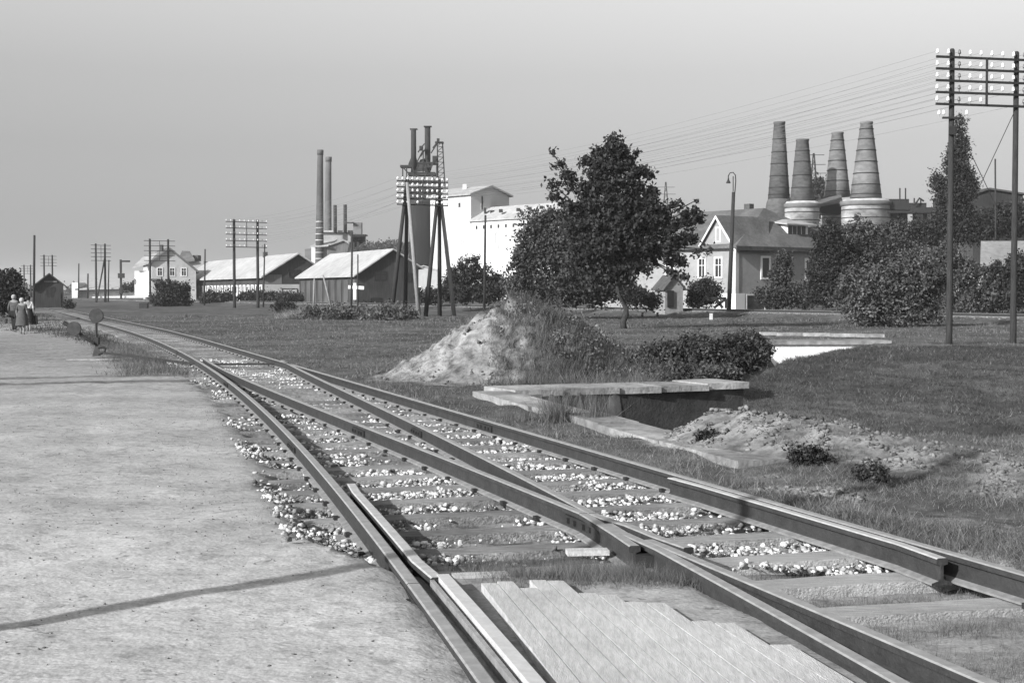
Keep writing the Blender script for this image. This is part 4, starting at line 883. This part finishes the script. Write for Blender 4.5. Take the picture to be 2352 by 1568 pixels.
# house at far right between poles
rh = thing('roadside_cottage', 'low cottage with pale roof at the right edge behind shrubs', 'house', (PX(2310, 105), 105, 0))
RF = Fr((PX(2262, 105), 105), (1, -.1)); pbox(RF, 0, 9, 0, 6, -.2, PZ(611, 105), 'wall', W_light, rh)
tri3([RF(-.5, -.5, PZ(612, 105)), RF(9.5, -.5, PZ(612, 105)), RF(9, 3, PZ(556, 106)), RF(.3, 3, PZ(556, 106))], .15, 'roof', mat('grey_tile_roof', .2, .25, 3, big=.1), rh)
win(RF, rh, 'u', .9, PZ(640, 105), .7, .8)
# hilltop shed
sh = thing('hilltop_shed', 'dark boarded shed on the hill at the right edge', 'shed', (PX(2280, 140), 140, 6))
gable(Fr((PX(2232, 140), 140), (1, .15)), sh, 5.2, 9, 2, PZ(447, 140), PZ(447, 140), PZ(436, 140), 1.6, W_wood, R_dark, .25)
pbox(Fr((PX(2330, 150), 150), (1, 0)), 0, 6, 0, 5, 2, PZ(455, 150), 'annex', W_woodm, sh)

# --- lime kilns
def kiln(label, x, Y, yt, wt, yb, wb, drum, hoops, m):
    s = Y/3267; X = PX(x, Y); zt2, zb2 = PZ(yt, Y), PZ(yb, Y); r = thing('lime_kiln', label, 'kiln', (X, Y, 0), 'conical lime kilns')
    rt_, rb_ = wt/2*s, wb/2*s
    MB().lathe((X, Y, zb2), [(rb_*1.0, 0), (lerp(rb_, rt_, .3)*.985, (zt2-zb2)*.3), (lerp(rb_, rt_, .65)*.985, (zt2-zb2)*.65), (rt_, (zt2-zb2)*.97), (rt_*1.08, (zt2-zb2)*.975), (rt_*1.08, zt2-zb2)], 32).build('chimney_cone', m, r, True)
    for yh in hoops:
        t = (yb-yh)/(yb-yt); rr = lerp(rb_, rt_, t)*.995; MB().lathe((X, Y, PZ(yh, Y)-.06), [(rr, 0), (rr+.05, .01), (rr+.05, .13), (rr, .14)], 32).build('hoop', M_iron, r)
    if drum:
        yd, wd = drum; rd = wd/2*s; zd = PZ(yd, Y)
        MB().lathe((X, Y, -.5), [(rd, 0), (rd, zd-1.0+.5), (rd*1.04, zd-.9+.5), (rd*1.04, zd-.35+.5), (rd*.98, zd-.3+.5), (rd*.9, zd+.5), (rb_*.9, zd+.55)], 36).build('drum', M_lime, r, True)
        MB().lathe((X, Y, zd-.95), [(rd*1.02, 0), (rd*1.055, .02), (rd*1.055, .62), (rd*1.0, .66)], 36).build('collar', M_brickL, r, True)
        for k in range(4):
            z = zd-1.6-k*1.1; MB().lathe((X, Y, z), [(rd, 0), (rd+.05, .01), (rd+.05, .12), (rd, .13)], 36).build('hoop', M_iron, r)
    else:
        MB().lathe((X, Y, -.5), [(rb_*1.35, 0), (rb_*1.3, zb2-1.6), (rb_*1.12, zb2+.1), (rb_, zb2+.55)], 24).build('drum', M_brick, r, True)
    return r
kiln('dark conical lime kiln, leftmost of the four', 1787, 205, 280, 25, 458, 50, None, (320, 350, 377, 405, 432, 448), M_brick)
kiln('conical lime kiln with pale drum, shortest and second from left', 1840, 200, 320, 28, 463, 55, (463, 78), (347, 372, 403, 432), M_brick)
kiln('pale banded lime kiln, third from left behind the others', 1920, 215, 304, 26, 452, 60, (478, 72), (323, 346, 370, 392, 416, 440), M_brickL)
kiln('largest pale banded lime kiln on the right with a wide drum', 1986, 200, 280, 27, 455, 72, (458, 110), (297, 320, 346, 372, 399, 425, 447), M_brickL)
kb = thing('kiln_loading_stage', 'dark timber loading stage with pipes right of the largest kiln', 'structure', (PX(2090, 200), 200, 8))
def pb(x0, x1, y0, y1, Y, d, name, m, par): 
    s = Y/3267; X0, X1 = PX(x0, Y), PX(x1, Y); z1, z0 = PZ(y0, Y), PZ(y1, Y); return MB().box(((X0+X1)/2, Y+d/2, (z0+z1)/2), (X1-X0, d, z1-z0)).build(name, m, par)
pb(2030, 2085, 457, 468, 199, 3, 'deck', M_iron, kb); pb(2040, 2125, 466, 482, 198.6, 3.5, 'deck', M_iron, kb); pb(2090, 2150, 476, 489, 198, 3, 'deck', M_iron, kb); pb(2036, 2100, 484, 489, 197.6, 3, 'walkway', M_iron, kb)
for x in (2040, 2068, 2100, 2125, 2143): MB().bar(P(x, 486, 199.5), Vector((PX(x, 199.5), 199.5, 0)), .4).build('post', M_iron, kb)
for x, y0 in ((2067, 432), (2080, 432), (2100, 455), (2115, 458)): MB().bar(P(x, y0, 199), P(x, 470, 199), .16).build('vent_pipe', M_iron, kb)
MB().tube([P(2098, 470, 198), P(2105, 465, 198), P(2112, 455, 198), P(2122, 462, 198)], .14, 6).build('bent_pipe', M_iron, kb)
pb(2110, 2140, 490, 530, 202, 3, 'panel_wall', W_light, kb); pb(2042, 2082, 490, 530, 203, 3, 'panel_wall', W_woodm, kb)
kc = thing('kiln_walkway', 'dark timber roofed walkway between the kiln drums', 'structure', (PX(1900, 205), 205, 9))
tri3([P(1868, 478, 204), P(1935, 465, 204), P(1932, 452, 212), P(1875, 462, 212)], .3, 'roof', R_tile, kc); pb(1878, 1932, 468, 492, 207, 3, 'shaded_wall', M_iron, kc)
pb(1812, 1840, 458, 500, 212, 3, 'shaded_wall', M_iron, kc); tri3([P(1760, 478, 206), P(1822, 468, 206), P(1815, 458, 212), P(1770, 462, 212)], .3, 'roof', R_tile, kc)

# --- white factory
FF_ = Fr((PX(1082, 230), 230), (.77, .64)); wf = thing('white_factory', 'large white factory with a tall gabled tower and a long wing', 'factory', (PX(1100, 232), 232, 0))
def z_(y_, Y=230): return PZ(y_, Y)
gable(FF_, wf, 8.0, 11, -.5, z_(446), z_(446), z_(430, 233), 4.0, mat('factory_render', .46, .1, .4, .9, big=.06), R_pale, .5, .25)
mbf = Fr((FF_(0, 0, 0).x+.0, FF_(0, 0, 0).y), (.77, .64))
# wing: extends towards the camera side (negative v)
WG = Fr((FF_(0, -22, 0).x, FF_(0, -22, 0).y), (.77, .64))
gable(WG, wf, 8.0, 21.9, -.5, z_(507), z_(507), z_(507)+2.1, 4.0, W_white, R_pale, .4, .2)
for k in range(12):
    b_ = 20.5-k*1.85; win(WG, wf, 'v', b_, z_(527), .45, .55, 'vent', W_light, M_glass, .06, False, .04)
for b_ in (3, 8): win(FF_, wf, 'v', b_, z_(474), .5, .7, 'vent', W_light, M_glass, .06, False, .04)
for b_ in (2.5, 6.5): win(FF_, wf, 'v', b_, z_(580), .9, 2.0, 'window', W_light, mat('dusty_glass', .4, .2, 2), .1, True, .05)
for k in range(5): win(WG, wf, 'v', 15-k*2.4, z_(575), 1.5, 2.6, 'window', W_light, mat('dusty_glass', .4, .2, 2), .1, True, .05)
win(FF_, wf, 'u', 2.3, z_(482, 232), .35, 2.2, 'window', W_light, M_glass, .08, False, .05)
pb(1063, 1072, 423, 437, 236, 1.0, 'roof_vent', W_white, wf); pb(1112, 1117, 477, 490, 229.5, .8, 'chimney', M_iron, wf)
for k, x in enumerate((1130, 1150, 1190, 1216, 1243)): pb(x-4, x+5, 483-k*2.6, 490-k*2.6, 229-k*4, .8, 'roof_ventilator', M_iron, wf)

# --- silo tower with stacks
st = thing('silo_tower', 'dark concrete silo tower topped with scaffolding and two stacks', 'silo', (PX(974, 250), 250, 0))
X0 = PX(974, 250); MB().lathe((X0, 250, z_(613, 250)), [(2.55, 0), (2.5, .5), (2.5, z_(430, 250)-z_(613, 250))], 32).build('shaft', M_silo, st, True)
MB().lathe((X0, 250, -.5), [(2.3, 0), (2.3, z_(612, 250)+.5)], 24).build('base', W_woodm, st, True)
def stack(x, y0, y1, w, Y, par, m, name='stack'):
    MB().lathe((PX(x, Y), Y, PZ(y1, Y)), [(w*.52*Y/3267, 0), (w*.5*Y/3267, PZ(y0, Y)-PZ(y1, Y))], 14).build(name, m, par, True)
M_sooty = mat('sooty_steel', .03, .3, 1, .8)
stack(951, 296, 400, 12, 249, st, M_sooty); stack(983, 291, 405, 13, 250, st, M_sooty)
for x, y_, w in ((951, 296, 17), (983, 290, 18)): pb(x-w/2, x+w/2, y_-1, y_+1, 249.3, 1.2, 'stack_cap', M_iron, st)
pb(920, 946, 379, 384, 248.5, 2.4, 'platform', M_iron, st); pb(938, 1000, 395, 402, 248, 3.5, 'platform', M_iron, st); pb(930, 1012, 414, 419, 248, 4, 'platform', M_iron, st); pb(960, 1006, 372, 376, 248, 3, 'platform', M_iron, st)
tri3([P(938, 384, 249), P(960, 384, 249), P(955, 366, 249.5), P(944, 370, 249.5)], .6, 'hopper', M_sooty, st)
tri3([P(955, 395, 247.9), P(990, 392, 247.9), P(975, 372, 248.4), P(965, 375, 248.4)], .6, 'hopper', M_sooty, st)
mb = MB()
for a, b_ in (((925, 384), (925, 416)), ((934, 384), (934, 416)), ((945, 380), (960, 415)), ((960, 380), (945, 414)), ((992, 375), (972, 414)), ((975, 375), (998, 414)), ((1000, 360), (985, 400)), ((960, 350), (975, 330)), ((966, 360), (978, 340)), ((958, 372), (972, 345)), ((972, 345), (972, 395)), ((994, 340), (1006, 325)), ((990, 352), (1004, 330)), ((997, 372), (1005, 360)), ((940, 400), (925, 384)), ((1003, 380), (1003, 420))):
    mb.bar(P(a[0], a[1], 248), P(b_[0], b_[1], 248), .2)
mb.build('scaffolding', M_iron, st); pb(994, 1004, 358, 372, 248, 1.2, 'motor_housing', M_iron, st); pb(964, 972, 335, 345, 248, 1.2, 'motor_housing', M_iron, st)
mb = MB(); L0, L1 = P(1006, 432, 249), P(1004, 324, 249); R0_, R1_ = P(1022, 432, 249), P(1016, 326, 249)
for dy in (0, 1.0):
    mb.bar(L0+Vector((0, dy, 0)), L1+Vector((0, dy, 0)), .16); mb.bar(R0_+Vector((0, dy, 0)), R1_+Vector((0, dy, 0)), .16)
for k in range(9):
    t0, t1 = k/9, (k+1)/9; mb.bar(L0.lerp(L1, t0), R0_.lerp(R1_, t0), .1); mb.bar(L0.lerp(L1, t0), R0_.lerp(R1_, t1), .09)
mb.build('skip_mast', M_iron, st); pb(1000, 1019, 325, 328, 248.6, 1.8, 'mast_head', M_iron, st); pb(1004, 1010, 318, 325, 249, .6, 'sheave', M_iron, st)
MB().lathe((PX(1014, 249), 248.6, -.4), [(.35, 0), (.3, z_(432, 249)+.4)], 10).build('downpipe', M_silo, st)
# light sheds at silo foot
sf = thing('silo_shed', 'pale roofed shed at the foot of the silo', 'shed', (PX(970, 225), 225, 0)); gable(Fr((PX(940, 225), 225), (1, 0)), sf, 4.6, 4, -.4, z_(622, 225), z_(622, 225), z_(612, 225), 2.3, W_light, R_pale, .3)
win(Fr((PX(940, 225), 225), (1, 0)), sf, 'u', 1.3, .6, 1.2, 1.6); win(Fr((PX(940, 225), 225), (1, 0)), sf, 'u', 3.3, .6, .9, 1.6)

# --- cement works at left
def bigstack(label, x0, y0, w0, x1, y1, w1, Y, bands, m):
    s = Y/3267; a, b_ = P(x1, y1, Y), P(x0, y0, Y); a.z = 0; b_.x = lerp(a.x, b_.x, .9); r = thing('factory_chimney', label, 'chimney', (a.x, Y, 0), 'tall factory chimneys')
    n_ = 10; pts = [a.lerp(b_, k/n_) for k in range(n_+1)]; rd = [lerp(w1, w0, (k/n_)**.85)/2*s for k in range(n_+1)]; MB().tube(pts, rd, 20).build('shaft', m, r, True)
    MB().tube([b_-Vector((0, 0, .9)), b_+Vector((0, 0, .25))], [rd[-1]*1.12, rd[-1]*1.16], 20).build('cap', m, r, True)
    for k in range(bands):
        t = .10+.46*k/bands; c = a.lerp(b_, t); rr = lerp(w1, w0, t**.85)/2*s; MB().tube([c, c+Vector((0, 0, .2))], rr+.06, 20).build('band', W_light, r)
M_stackm = mat('stack_brick', .075, .25, .8, .9, big=.2)
bigstack('taller brick chimney with pale bands above the cement works', 736, 347, 13, 733, 672, 23, 330, 11, M_stackm)
bigstack('slightly shorter grey chimney just right of the tallest one', 755, 363, 13, 752, 672, 21, 350, 0, mat('stack_brick2', .10, .25, .8, .9, big=.2))
cw = thing('cement_works', 'cement works with white sheds, bunker and two thin flues', 'factory', (PX(775, 340), 340, 0))
stack(771, 471, 536, 8, 338, cw, M_sooty, 'flue'); stack(794, 470, 536, 8, 338, cw, M_sooty, 'flue')
pb(738, 808, 533, 556, 340, 8, 'upper_block', W_grey, cw); pb(733, 811, 529, 533, 339, 10, 'roof', R_pale, cw)
CF = Fr((PX(752, 330), 330), (1, .25)); gable(CF, cw, 6.0, 14, -.5, PZ(566, 330), PZ(566, 330), PZ(553, 330), 3.8, W_woodm, R_pale, .4, .3)
pb(716, 752, 567, 672, 331, 8, 'white_wall', W_white, cw); tri3([P(712, 568, 329), P(754, 566, 329), P(775, 552, 336), P(738, 555, 336)], .3, 'roof', R_pale, cw)
pb(805, 838, 541, 556, 330, 3.2, 'bunker', W_grey, cw); pb(803, 841, 538, 541, 329, 4.5, 'bunker_deck', M_iron, cw); pb(812, 831, 511, 538, 331, 2.4, 'bunker_tower', W_woodm, cw); pb(795, 813, 510, 513, 330, 1, 'conveyor', M_iron, cw)
tri3([P(808, 570, 330), P(812, 570, 330), P(838, 556, 330), P(806, 556, 330)], 1.2, 'hopper', M_iron, cw)
for a, b_ in (((806, 556), (800, 580)), ((838, 556), (822, 578)), ((822, 556), (822, 580)), ((812, 556), (812, 600)), ((808, 532), (808, 600))): MB().bar(P(a[0], a[1], 330), P(b_[0], b_[1], 330), .5).build('strut', M_iron, cw)

# --- long shed and dark barn
LS = Fr((PX(608, 200), 200), (.915, .403)); ls = thing('long_shed', 'long pale roofed shed with white panelled front behind the near field', 'shed', (PX(560, 215), 215, 0))
gable(LS, ls, 7.4, 60, -.5, 3.75, 5.15, 6.75, 4.8, W_wood, R_pale, .6, .2)
# white panels on the long front (wall a=0) and the white gable base
for k in range(22):
    b0 = 1.2+k*2.55
    if b0 > 57: break
    mb = MB(); mb.hexa([LS(-.06, b0, .1), LS(-.01, b0, .1), LS(-.01, b0+1.6, .1), LS(-.06, b0+1.6, .1), LS(-.06, b0, 2.5), LS(-.01, b0, 2.5), LS(-.01, b0+1.6, 2.5), LS(-.06, b0+1.6, 2.5)]); pn = mb.build('white_panel', W_white, ls)
    mb = MB(); mb.hexa([LS(-.10, b0+.5, 1.3), LS(-.065, b0+.5, 1.3), LS(-.065, b0+1.0, 1.3), LS(-.10, b0+1.0, 1.3), LS(-.10, b0+.5, 2.3), LS(-.065, b0+.5, 2.3), LS(-.065, b0+1.0, 2.3), LS(-.10, b0+1.0, 2.3)]); mb.build('pane', M_glass, pn)
pbox(LS, .0, 7.4, -.08, -.01, -.4, 2.55, 'gable_base', W_light, ls); pbox(LS, -.02, 2.5, -.06, -.015, 2.6, 3.9, 'pale_boards', W_woodm, ls)
win(LS, ls, 'u', 3.6, 1.05, 2.1, .85, 'window', M_iron, M_glass, .08, True, .14); win(LS, ls, 'u', 4.3, 3.6, 1.5, .9, 'window', M_iron, M_glass, .08, True, .1)
pbox(LS, 4.4, 5.0, 18, 18.7, 6.2, 7.6, 'chimney', R_dark, ls); 
BF = Fr((PX(820, 165), 165), (.915, .403)); bn = thing('dark_barn', 'dark boarded barn with a pale sheet roof behind the field', 'barn', (PX(800, 175), 175, 0))
gable(BF, bn, 7.6, 25, -.5, 3.5, 4.4, 6.35, 4.35, W_wood, R_pale, .5, .15)
win(BF, bn, 'u', 2.9, 2.9, 1.3, .9, 'window', M_iron, M_glass, .08, True, .05); win(BF, bn, 'u', 6.2, 2.7, .9, .9, 'window', M_iron, M_glass, .08, True, .05); win(BF, bn, 'u', 2.3, -.1, 1.2, .8, 'hatch', M_iron, M_glass, .08, False, .05)
for k in range(9):
    b0 = .6+k*2.7; mb = MB(); mb.hexa([BF(-.07, b0, .0), BF(-.01, b0, .0), BF(-.01, b0+1.7, .0), BF(-.07, b0+1.7, .0), BF(-.07, b0, 2.9), BF(-.01, b0, 2.9), BF(-.01, b0+1.7, 2.9), BF(-.07, b0+1.7, 2.9)]); mb.build('grey_panel', mat('barn_panel', .075, .3, 2.5, .95, .4, 8, st=(4, 4, .3), big=.25), bn)
# --- station house, far buildings
SF = Fr((PX(350, 235), 235), (.93, .36)); ss = thing('station_house', 'tall gabled house with dark verge boards left of the long shed', 'house', (PX(385, 240), 240, 0))
gable(SF, ss, 7.2, 12, -.6, PZ(603, 235), PZ(622, 235), PZ(573, 235), 2.9, W_light, R_tile, .5, .35)
for a, z in ((1.3, 4.2), (3.3, 4.2), (5.2, 4.2), (1.0, 1.2), (4.2, 1.0)): win(SF, ss, 'u', a, z, .7, 1.2)
pb(310, 350, 622, 682, 236, 6, 'wing', W_white, ss); tri3([P(305, 617, 235), P(352, 603, 235), P(380, 580, 243), P(330, 592, 243)], .3, 'wing_roof', R_pale, ss); pb(368, 374, 562, 575, 238, 1, 'chimney', R_dark, ss)
pb(345, 362, 640, 645, 234, 1.5, 'porch_roof', R_dark, ss)
s2 = thing('hip_roofed_house', 'dark roofed house behind the station house', 'house', (PX(430, 300), 300, 0)); pbox(Fr((PX(415, 300), 300), (1, 0)), 0, 5, 0, 5, -.5, PZ(600, 300), 'wall', W_grey, s2)
tri3([P(408, 604, 299), P(447, 600, 299), P(436, 581, 303), P(418, 580, 303)], .4, 'roof', R_tile, s2); pb(444, 456, 586, 606, 302, 3, 'annex', R_dark, s2)
lw = thing('long_white_building', 'low long building with white walls right of the wooden hut', 'building', (PX(250, 300), 300, 0))
pb(166, 182, 649, 684, 290, 5, 'end_wall', W_white, lw); pb(180, 345, 663, 684, 292, 6, 'wall', W_white, lw)
tri3([P(172, 666, 290), P(345, 662, 290), P(345, 641, 300), P(172, 649, 300)], .25, 'roof', mat('grey_sheet', .33, .1, 1), lw); pb(345, 352, 648, 684, 291, 4, 'end_wall', W_white, lw)
# --- wooden hut
hy = 150; HFt = Fr((PX(82, hy), hy), (.95, .31)); ht = thing('wooden_hut', 'small dark wooden hut with a gabled roof beside the track', 'hut', (PX(113, hy), hy, -.3))
gz2 = float(G(PX(110, hy), hy))-.3
gable(HFt, ht, 2.85, 3.2, gz2, PZ(655, hy), PZ(655, hy), PZ(630, hy), 1.42, W_wood, R_dark, .5, .14)
win(HFt, ht, 'u', 1.5, PZ(678, hy), .7, .8, 'window', W_wood, M_glass, .1, True, .06); pbox(HFt, 1.9, 2.6, -.06, -.015, gz2+.3, 1.4, 'door', W_wood, ht)
pbox(HFt, .9, 2.2, -.1, -.02, PZ(648, hy), PZ(645, hy), 'gable_board', W_woodm, ht)

# --- hills and far woodland
mb = MB(); hp_ = [(700, 572), (790, 566), (860, 562), (920, 558), (1000, 566), (1100, 590)]
M_hill = mat('wooded_hill', .10, .4, .05, .95, big=.2)
pts = []
for Yk, f_ in ((520, 0), (600, 1), (900, 1)):
    for x, y_ in hp_: q = P(x, y_, 600); pts.append((q.x*Yk/600, Yk, -1+(q.z+1)*f_))
mb.v = pts; nh = len(hp_); mb.f = [(r_*nh+j, r_*nh+j+1, (r_+1)*nh+j+1, (r_+1)*nh+j) for r_ in range(2) for j in range(nh-1)]
o = mb.build('hill', M_hill); o['kind'] = 'structure'
C_ = [(x, 700+random.uniform(-20, 40), 1.0+random.uniform(0, 1.5), 12, 10, 2.2+random.uniform(0, 2)) for x in np.arange(-420, 60, 11)]
o = leaves('far_woodland', C_, 1.3, 16000, L_mid, None, clump=2.2, shell=.4); tag(o, 'low hazy woodland along the left horizon', 'woodland', None, 'stuff')
C_ = [(q.x, q.y, q.z, 9, 6, 3.0) for q in (P(x, y_+14, 560) for x, y_ in ((790, 566), (830, 565), (870, 562), (910, 560), (940, 562)))]
o = leaves('hill_wood', C_, 1.2, 5000, L_mid, None, clump=1.8, shell=.4); tag(o, 'dark wood on the ridge right of the bunker', 'woodland', None, 'stuff')

# ------------------------------------------------------------------ people
M_skin = mat('skin', .2, .1, 5, .7); 
def cloth(n_, v): return mat(n_, v, .3, 14, .95)
def person(label, X, Y, z0, H, top, bottom, hair, skirt=False, scarf=False, bag=None, stride=.18, face=1, heavy=1.0, armout=0, patt=None):
    r = thing('person', label, 'person', (X, Y, z0)); k = H/1.7
    J = {'pel': (0, 0, .92), 'wai': (0, 0, 1.08), 'che': (0, 0, 1.28), 'nec': (0, 0, 1.47), 'hea': (0, .02, 1.56), 'crn': (0, .02, 1.66),
         'hL': (-.09, 0, .88), 'kL': (-.10, .04+stride*.5, .48), 'aL': (-.10, stride, .09), 'tL': (-.10, stride+.15, .04),
         'hR': (.09, 0, .88), 'kR': (.10, .02-stride*.1, .48), 'aR': (.10, -stride, .10), 'tR': (.10, -stride+.14, .03),
         'sL': (-.18, 0, 1.38), 'eL': (-.25-armout, -.02, 1.10), 'wL': (-.25-armout, .06, .86), 'fL': (-.25-armout, .08, .77),
         'sR': (.18, 0, 1.38), 'eR': (.25, -.02, 1.10), 'wR': (.25, .06, .86), 'fR': (.25, .08, .77)}
    rad = {'pel': .15, 'wai': .13, 'che': .15, 'nec': .055, 'hea': .09, 'crn': .08, 'hL': .09, 'kL': .062, 'aL': .04, 'tL': .035, 'hR': .09, 'kR': .062, 'aR': .04, 'tR': .035, 'sL': .06, 'eL': .045, 'wL': .03, 'fL': .035, 'sR': .06, 'eR': .045, 'wR': .03, 'fR': .035}
    E_ = [('pel', 'wai'), ('wai', 'che'), ('che', 'nec'), ('nec', 'hea'), ('hea', 'crn'), ('pel', 'hL'), ('hL', 'kL'), ('kL', 'aL'), ('aL', 'tL'), ('pel', 'hR'), ('hR', 'kR'), ('kR', 'aR'), ('aR', 'tR'), ('che', 'sL'), ('sL', 'eL'), ('eL', 'wL'), ('wL', 'fL'), ('che', 'sR'), ('sR', 'eR'), ('eR', 'wR'), ('wR', 'fR')]
    def skinmesh(keys, name, m, grow=1.0, par=r):
        ks = [q for q in J if q in keys]; ix = {q: i for i, q in enumerate(ks)}
        me = bpy.data.meshes.new(name); me.from_pydata([tuple(c*k for c in J[q]) for q in ks], [(ix[a], ix[b_]) for a, b_ in E_ if a in ix and b_ in ix], [])
        me.materials.append(m); o = bpy.data.objects.new(name, me); link(o, par); md = o.modifiers.new('skin', 'SKIN'); md.use_smooth_shade = True
        for i, q in enumerate(ks):
            sv = me.skin_vertices[0].data[i]; g_ = rad[q]*k*grow*(heavy if q in ('pel', 'wai', 'che') else 1); sv.radius = (g_, g_*.8 if q in ('pel', 'wai', 'che') else g_); sv.use_root = q == ks[0]
        s_ = o.modifiers.new('sub', 'SUBSURF'); s_.levels = 1; s_.render_levels = 2; return o
    skinmesh(set(J), 'body', M_skin)
    skinmesh({'pel', 'wai', 'che', 'sL', 'eL', 'sR', 'eR'}|({'wL', 'wR'} if armout == 0 and not skirt else set()), 'jacket' if not skirt else 'blouse', top, 1.16)
    if skirt:
        mb = MB(); c = Vector((X, Y, z0)); n_ = 18
        for z, rx in ((1.12, .15), (1.0, .19), (.85, .225), (.6, .25), (.42, .275)):
            for j in range(n_):
                t = 2*math.pi*j/n_; rr = rx*k*heavy*(1+.06*math.sin(6*t)*(1.1-z)); mb.v.append((X+rr*math.cos(t), Y+rr*.8*math.sin(t), z0+z*k))
        for q in range(4):
            for j in range(n_): mb.f.append((q*n_+j, q*n_+(j+1) % n_, (q+1)*n_+(j+1) % n_, (q+1)*n_+j))
        mb.build('skirt', bottom, r, True)
    else: skinmesh({'pel', 'hL', 'kL', 'aL', 'hR', 'kR', 'aR'}, 'trousers', bottom, 1.3)
    hc = Vector((X, Y-.012*k, z0+1.615*k)); mb = MB(); mb.tube([hc+Vector((0, -.01, -.10*k)), hc+Vector((0, -.01, -.06*k)), hc, hc+Vector((0, 0, .06*k)), hc+Vector((0, 0, .095*k)), hc+Vector((0, 0, .112*k))], [.06*k, .098*k, .112*k, .1*k, .065*k, .01], 12); mb.build('headscarf' if scarf else 'hair', hair, r, True)
    # face, turned away: nose, ears
    mb = MB(); mb.box((X, Y+.115*k, z0+1.59*k), (.025*k, .04*k, .04*k)); mb.build('nose', M_skin, r)
    if bag:
        side, bm_, w_, h_ = bag; b = thing('bag', label.split(' ')[0]+' dark carrying bag held by the '+label.split(' with ')[0], 'bag', (X+side*.27*k, Y+.06, z0+.35*k))
        bc = Vector((X+side*(.25+armout*(side < 0))*k, Y+.08*k, z0+.56*k)); mb = MB(); mb.hexa([bc+Vector(q) for q in ((-w_/2, -.07, -h_/2), (w_/2, -.07, -h_/2), (w_/2, .07, -h_/2), (-w_/2, .07, -h_/2), (-w_*.42, -.04, h_/2), (w_*.42, -.04, h_/2), (w_*.42, .04, h_/2), (-w_*.42, .04, h_/2))]); mb.build('bag_body', bm_, b)
        MB().tube([bc+Vector((-w_*.25, 0, h_/2)), bc+Vector((0, 0, h_/2+.1)), bc+Vector((w_*.25, 0, h_/2))], .012, 5).build('handle', bm_, b)
        b['label'] = bag_labels.pop(0)
    return r
bag_labels = ['dark bulging shopping bag in the left hand of the headscarfed woman', 'dark handbag carried by the walker in the white blouse']
def gp2(x, Y): return PX(x, Y), Y, float(G(PX(x, Y), Y))
x, y, z = gp2(33, 65.5); person('man in grey jacket and dark trousers walking at the left edge', x, y, z, 1.72, cloth('jacket_grey', .075), cloth('trousers_dark', .02), mat('light_cap', .28, .1), heavy=1.15)
x, y, z = gp2(51, 61.5); person('woman with pale headscarf and grey print dress walking nearest', x, y, z, 1.58, cloth('dress_grey', .07), cloth('dress_grey', .07), mat('scarf_pale', .36, .1), True, True, (-1, cloth('bag_dark', .018), .42, .36), .1, heavy=1.1)
x, y, z = gp2(66, 65); person('woman with dark hair and white blouse walking on the right', x, y, z, 1.62, cloth('blouse_white', .42), cloth('skirt_dark', .02), mat('hair_dark', .015, .2), True, False, (1, cloth('bag_dark', .018), .3, .4), .12)

# ------------------------------------------------------------------ haze
hz = MB(); hz.hexa([(-2600, -400, -3), (2600, -400, -3), (2600, 5100, -3), (-2600, 5100, -3), (-2600, -400, 60), (2600, -400, 60), (2600, 5100, 60), (-2600, 5100, 60)])
HAZE = 0.00022
if HAZE:
    hm = bpy.data.materials.new('haze'); hm.use_nodes = True; n = hm.node_tree; n.nodes.remove(n.nodes['Principled BSDF'])
    pv = n.nodes.new('ShaderNodeVolumePrincipled'); pv.inputs['Color'].default_value = (.9, .9, .9, 1); pv.inputs['Density'].default_value = HAZE; pv.inputs['Anisotropy'].default_value = .0
    n.links.new(pv.outputs[0], n.nodes['Material Output'].inputs['Volume'])
    o = hz.build('haze', hm); o['kind'] = 'stuff'; o['label'] = 'thin pale haze over the whole place'; o['category'] = 'haze'
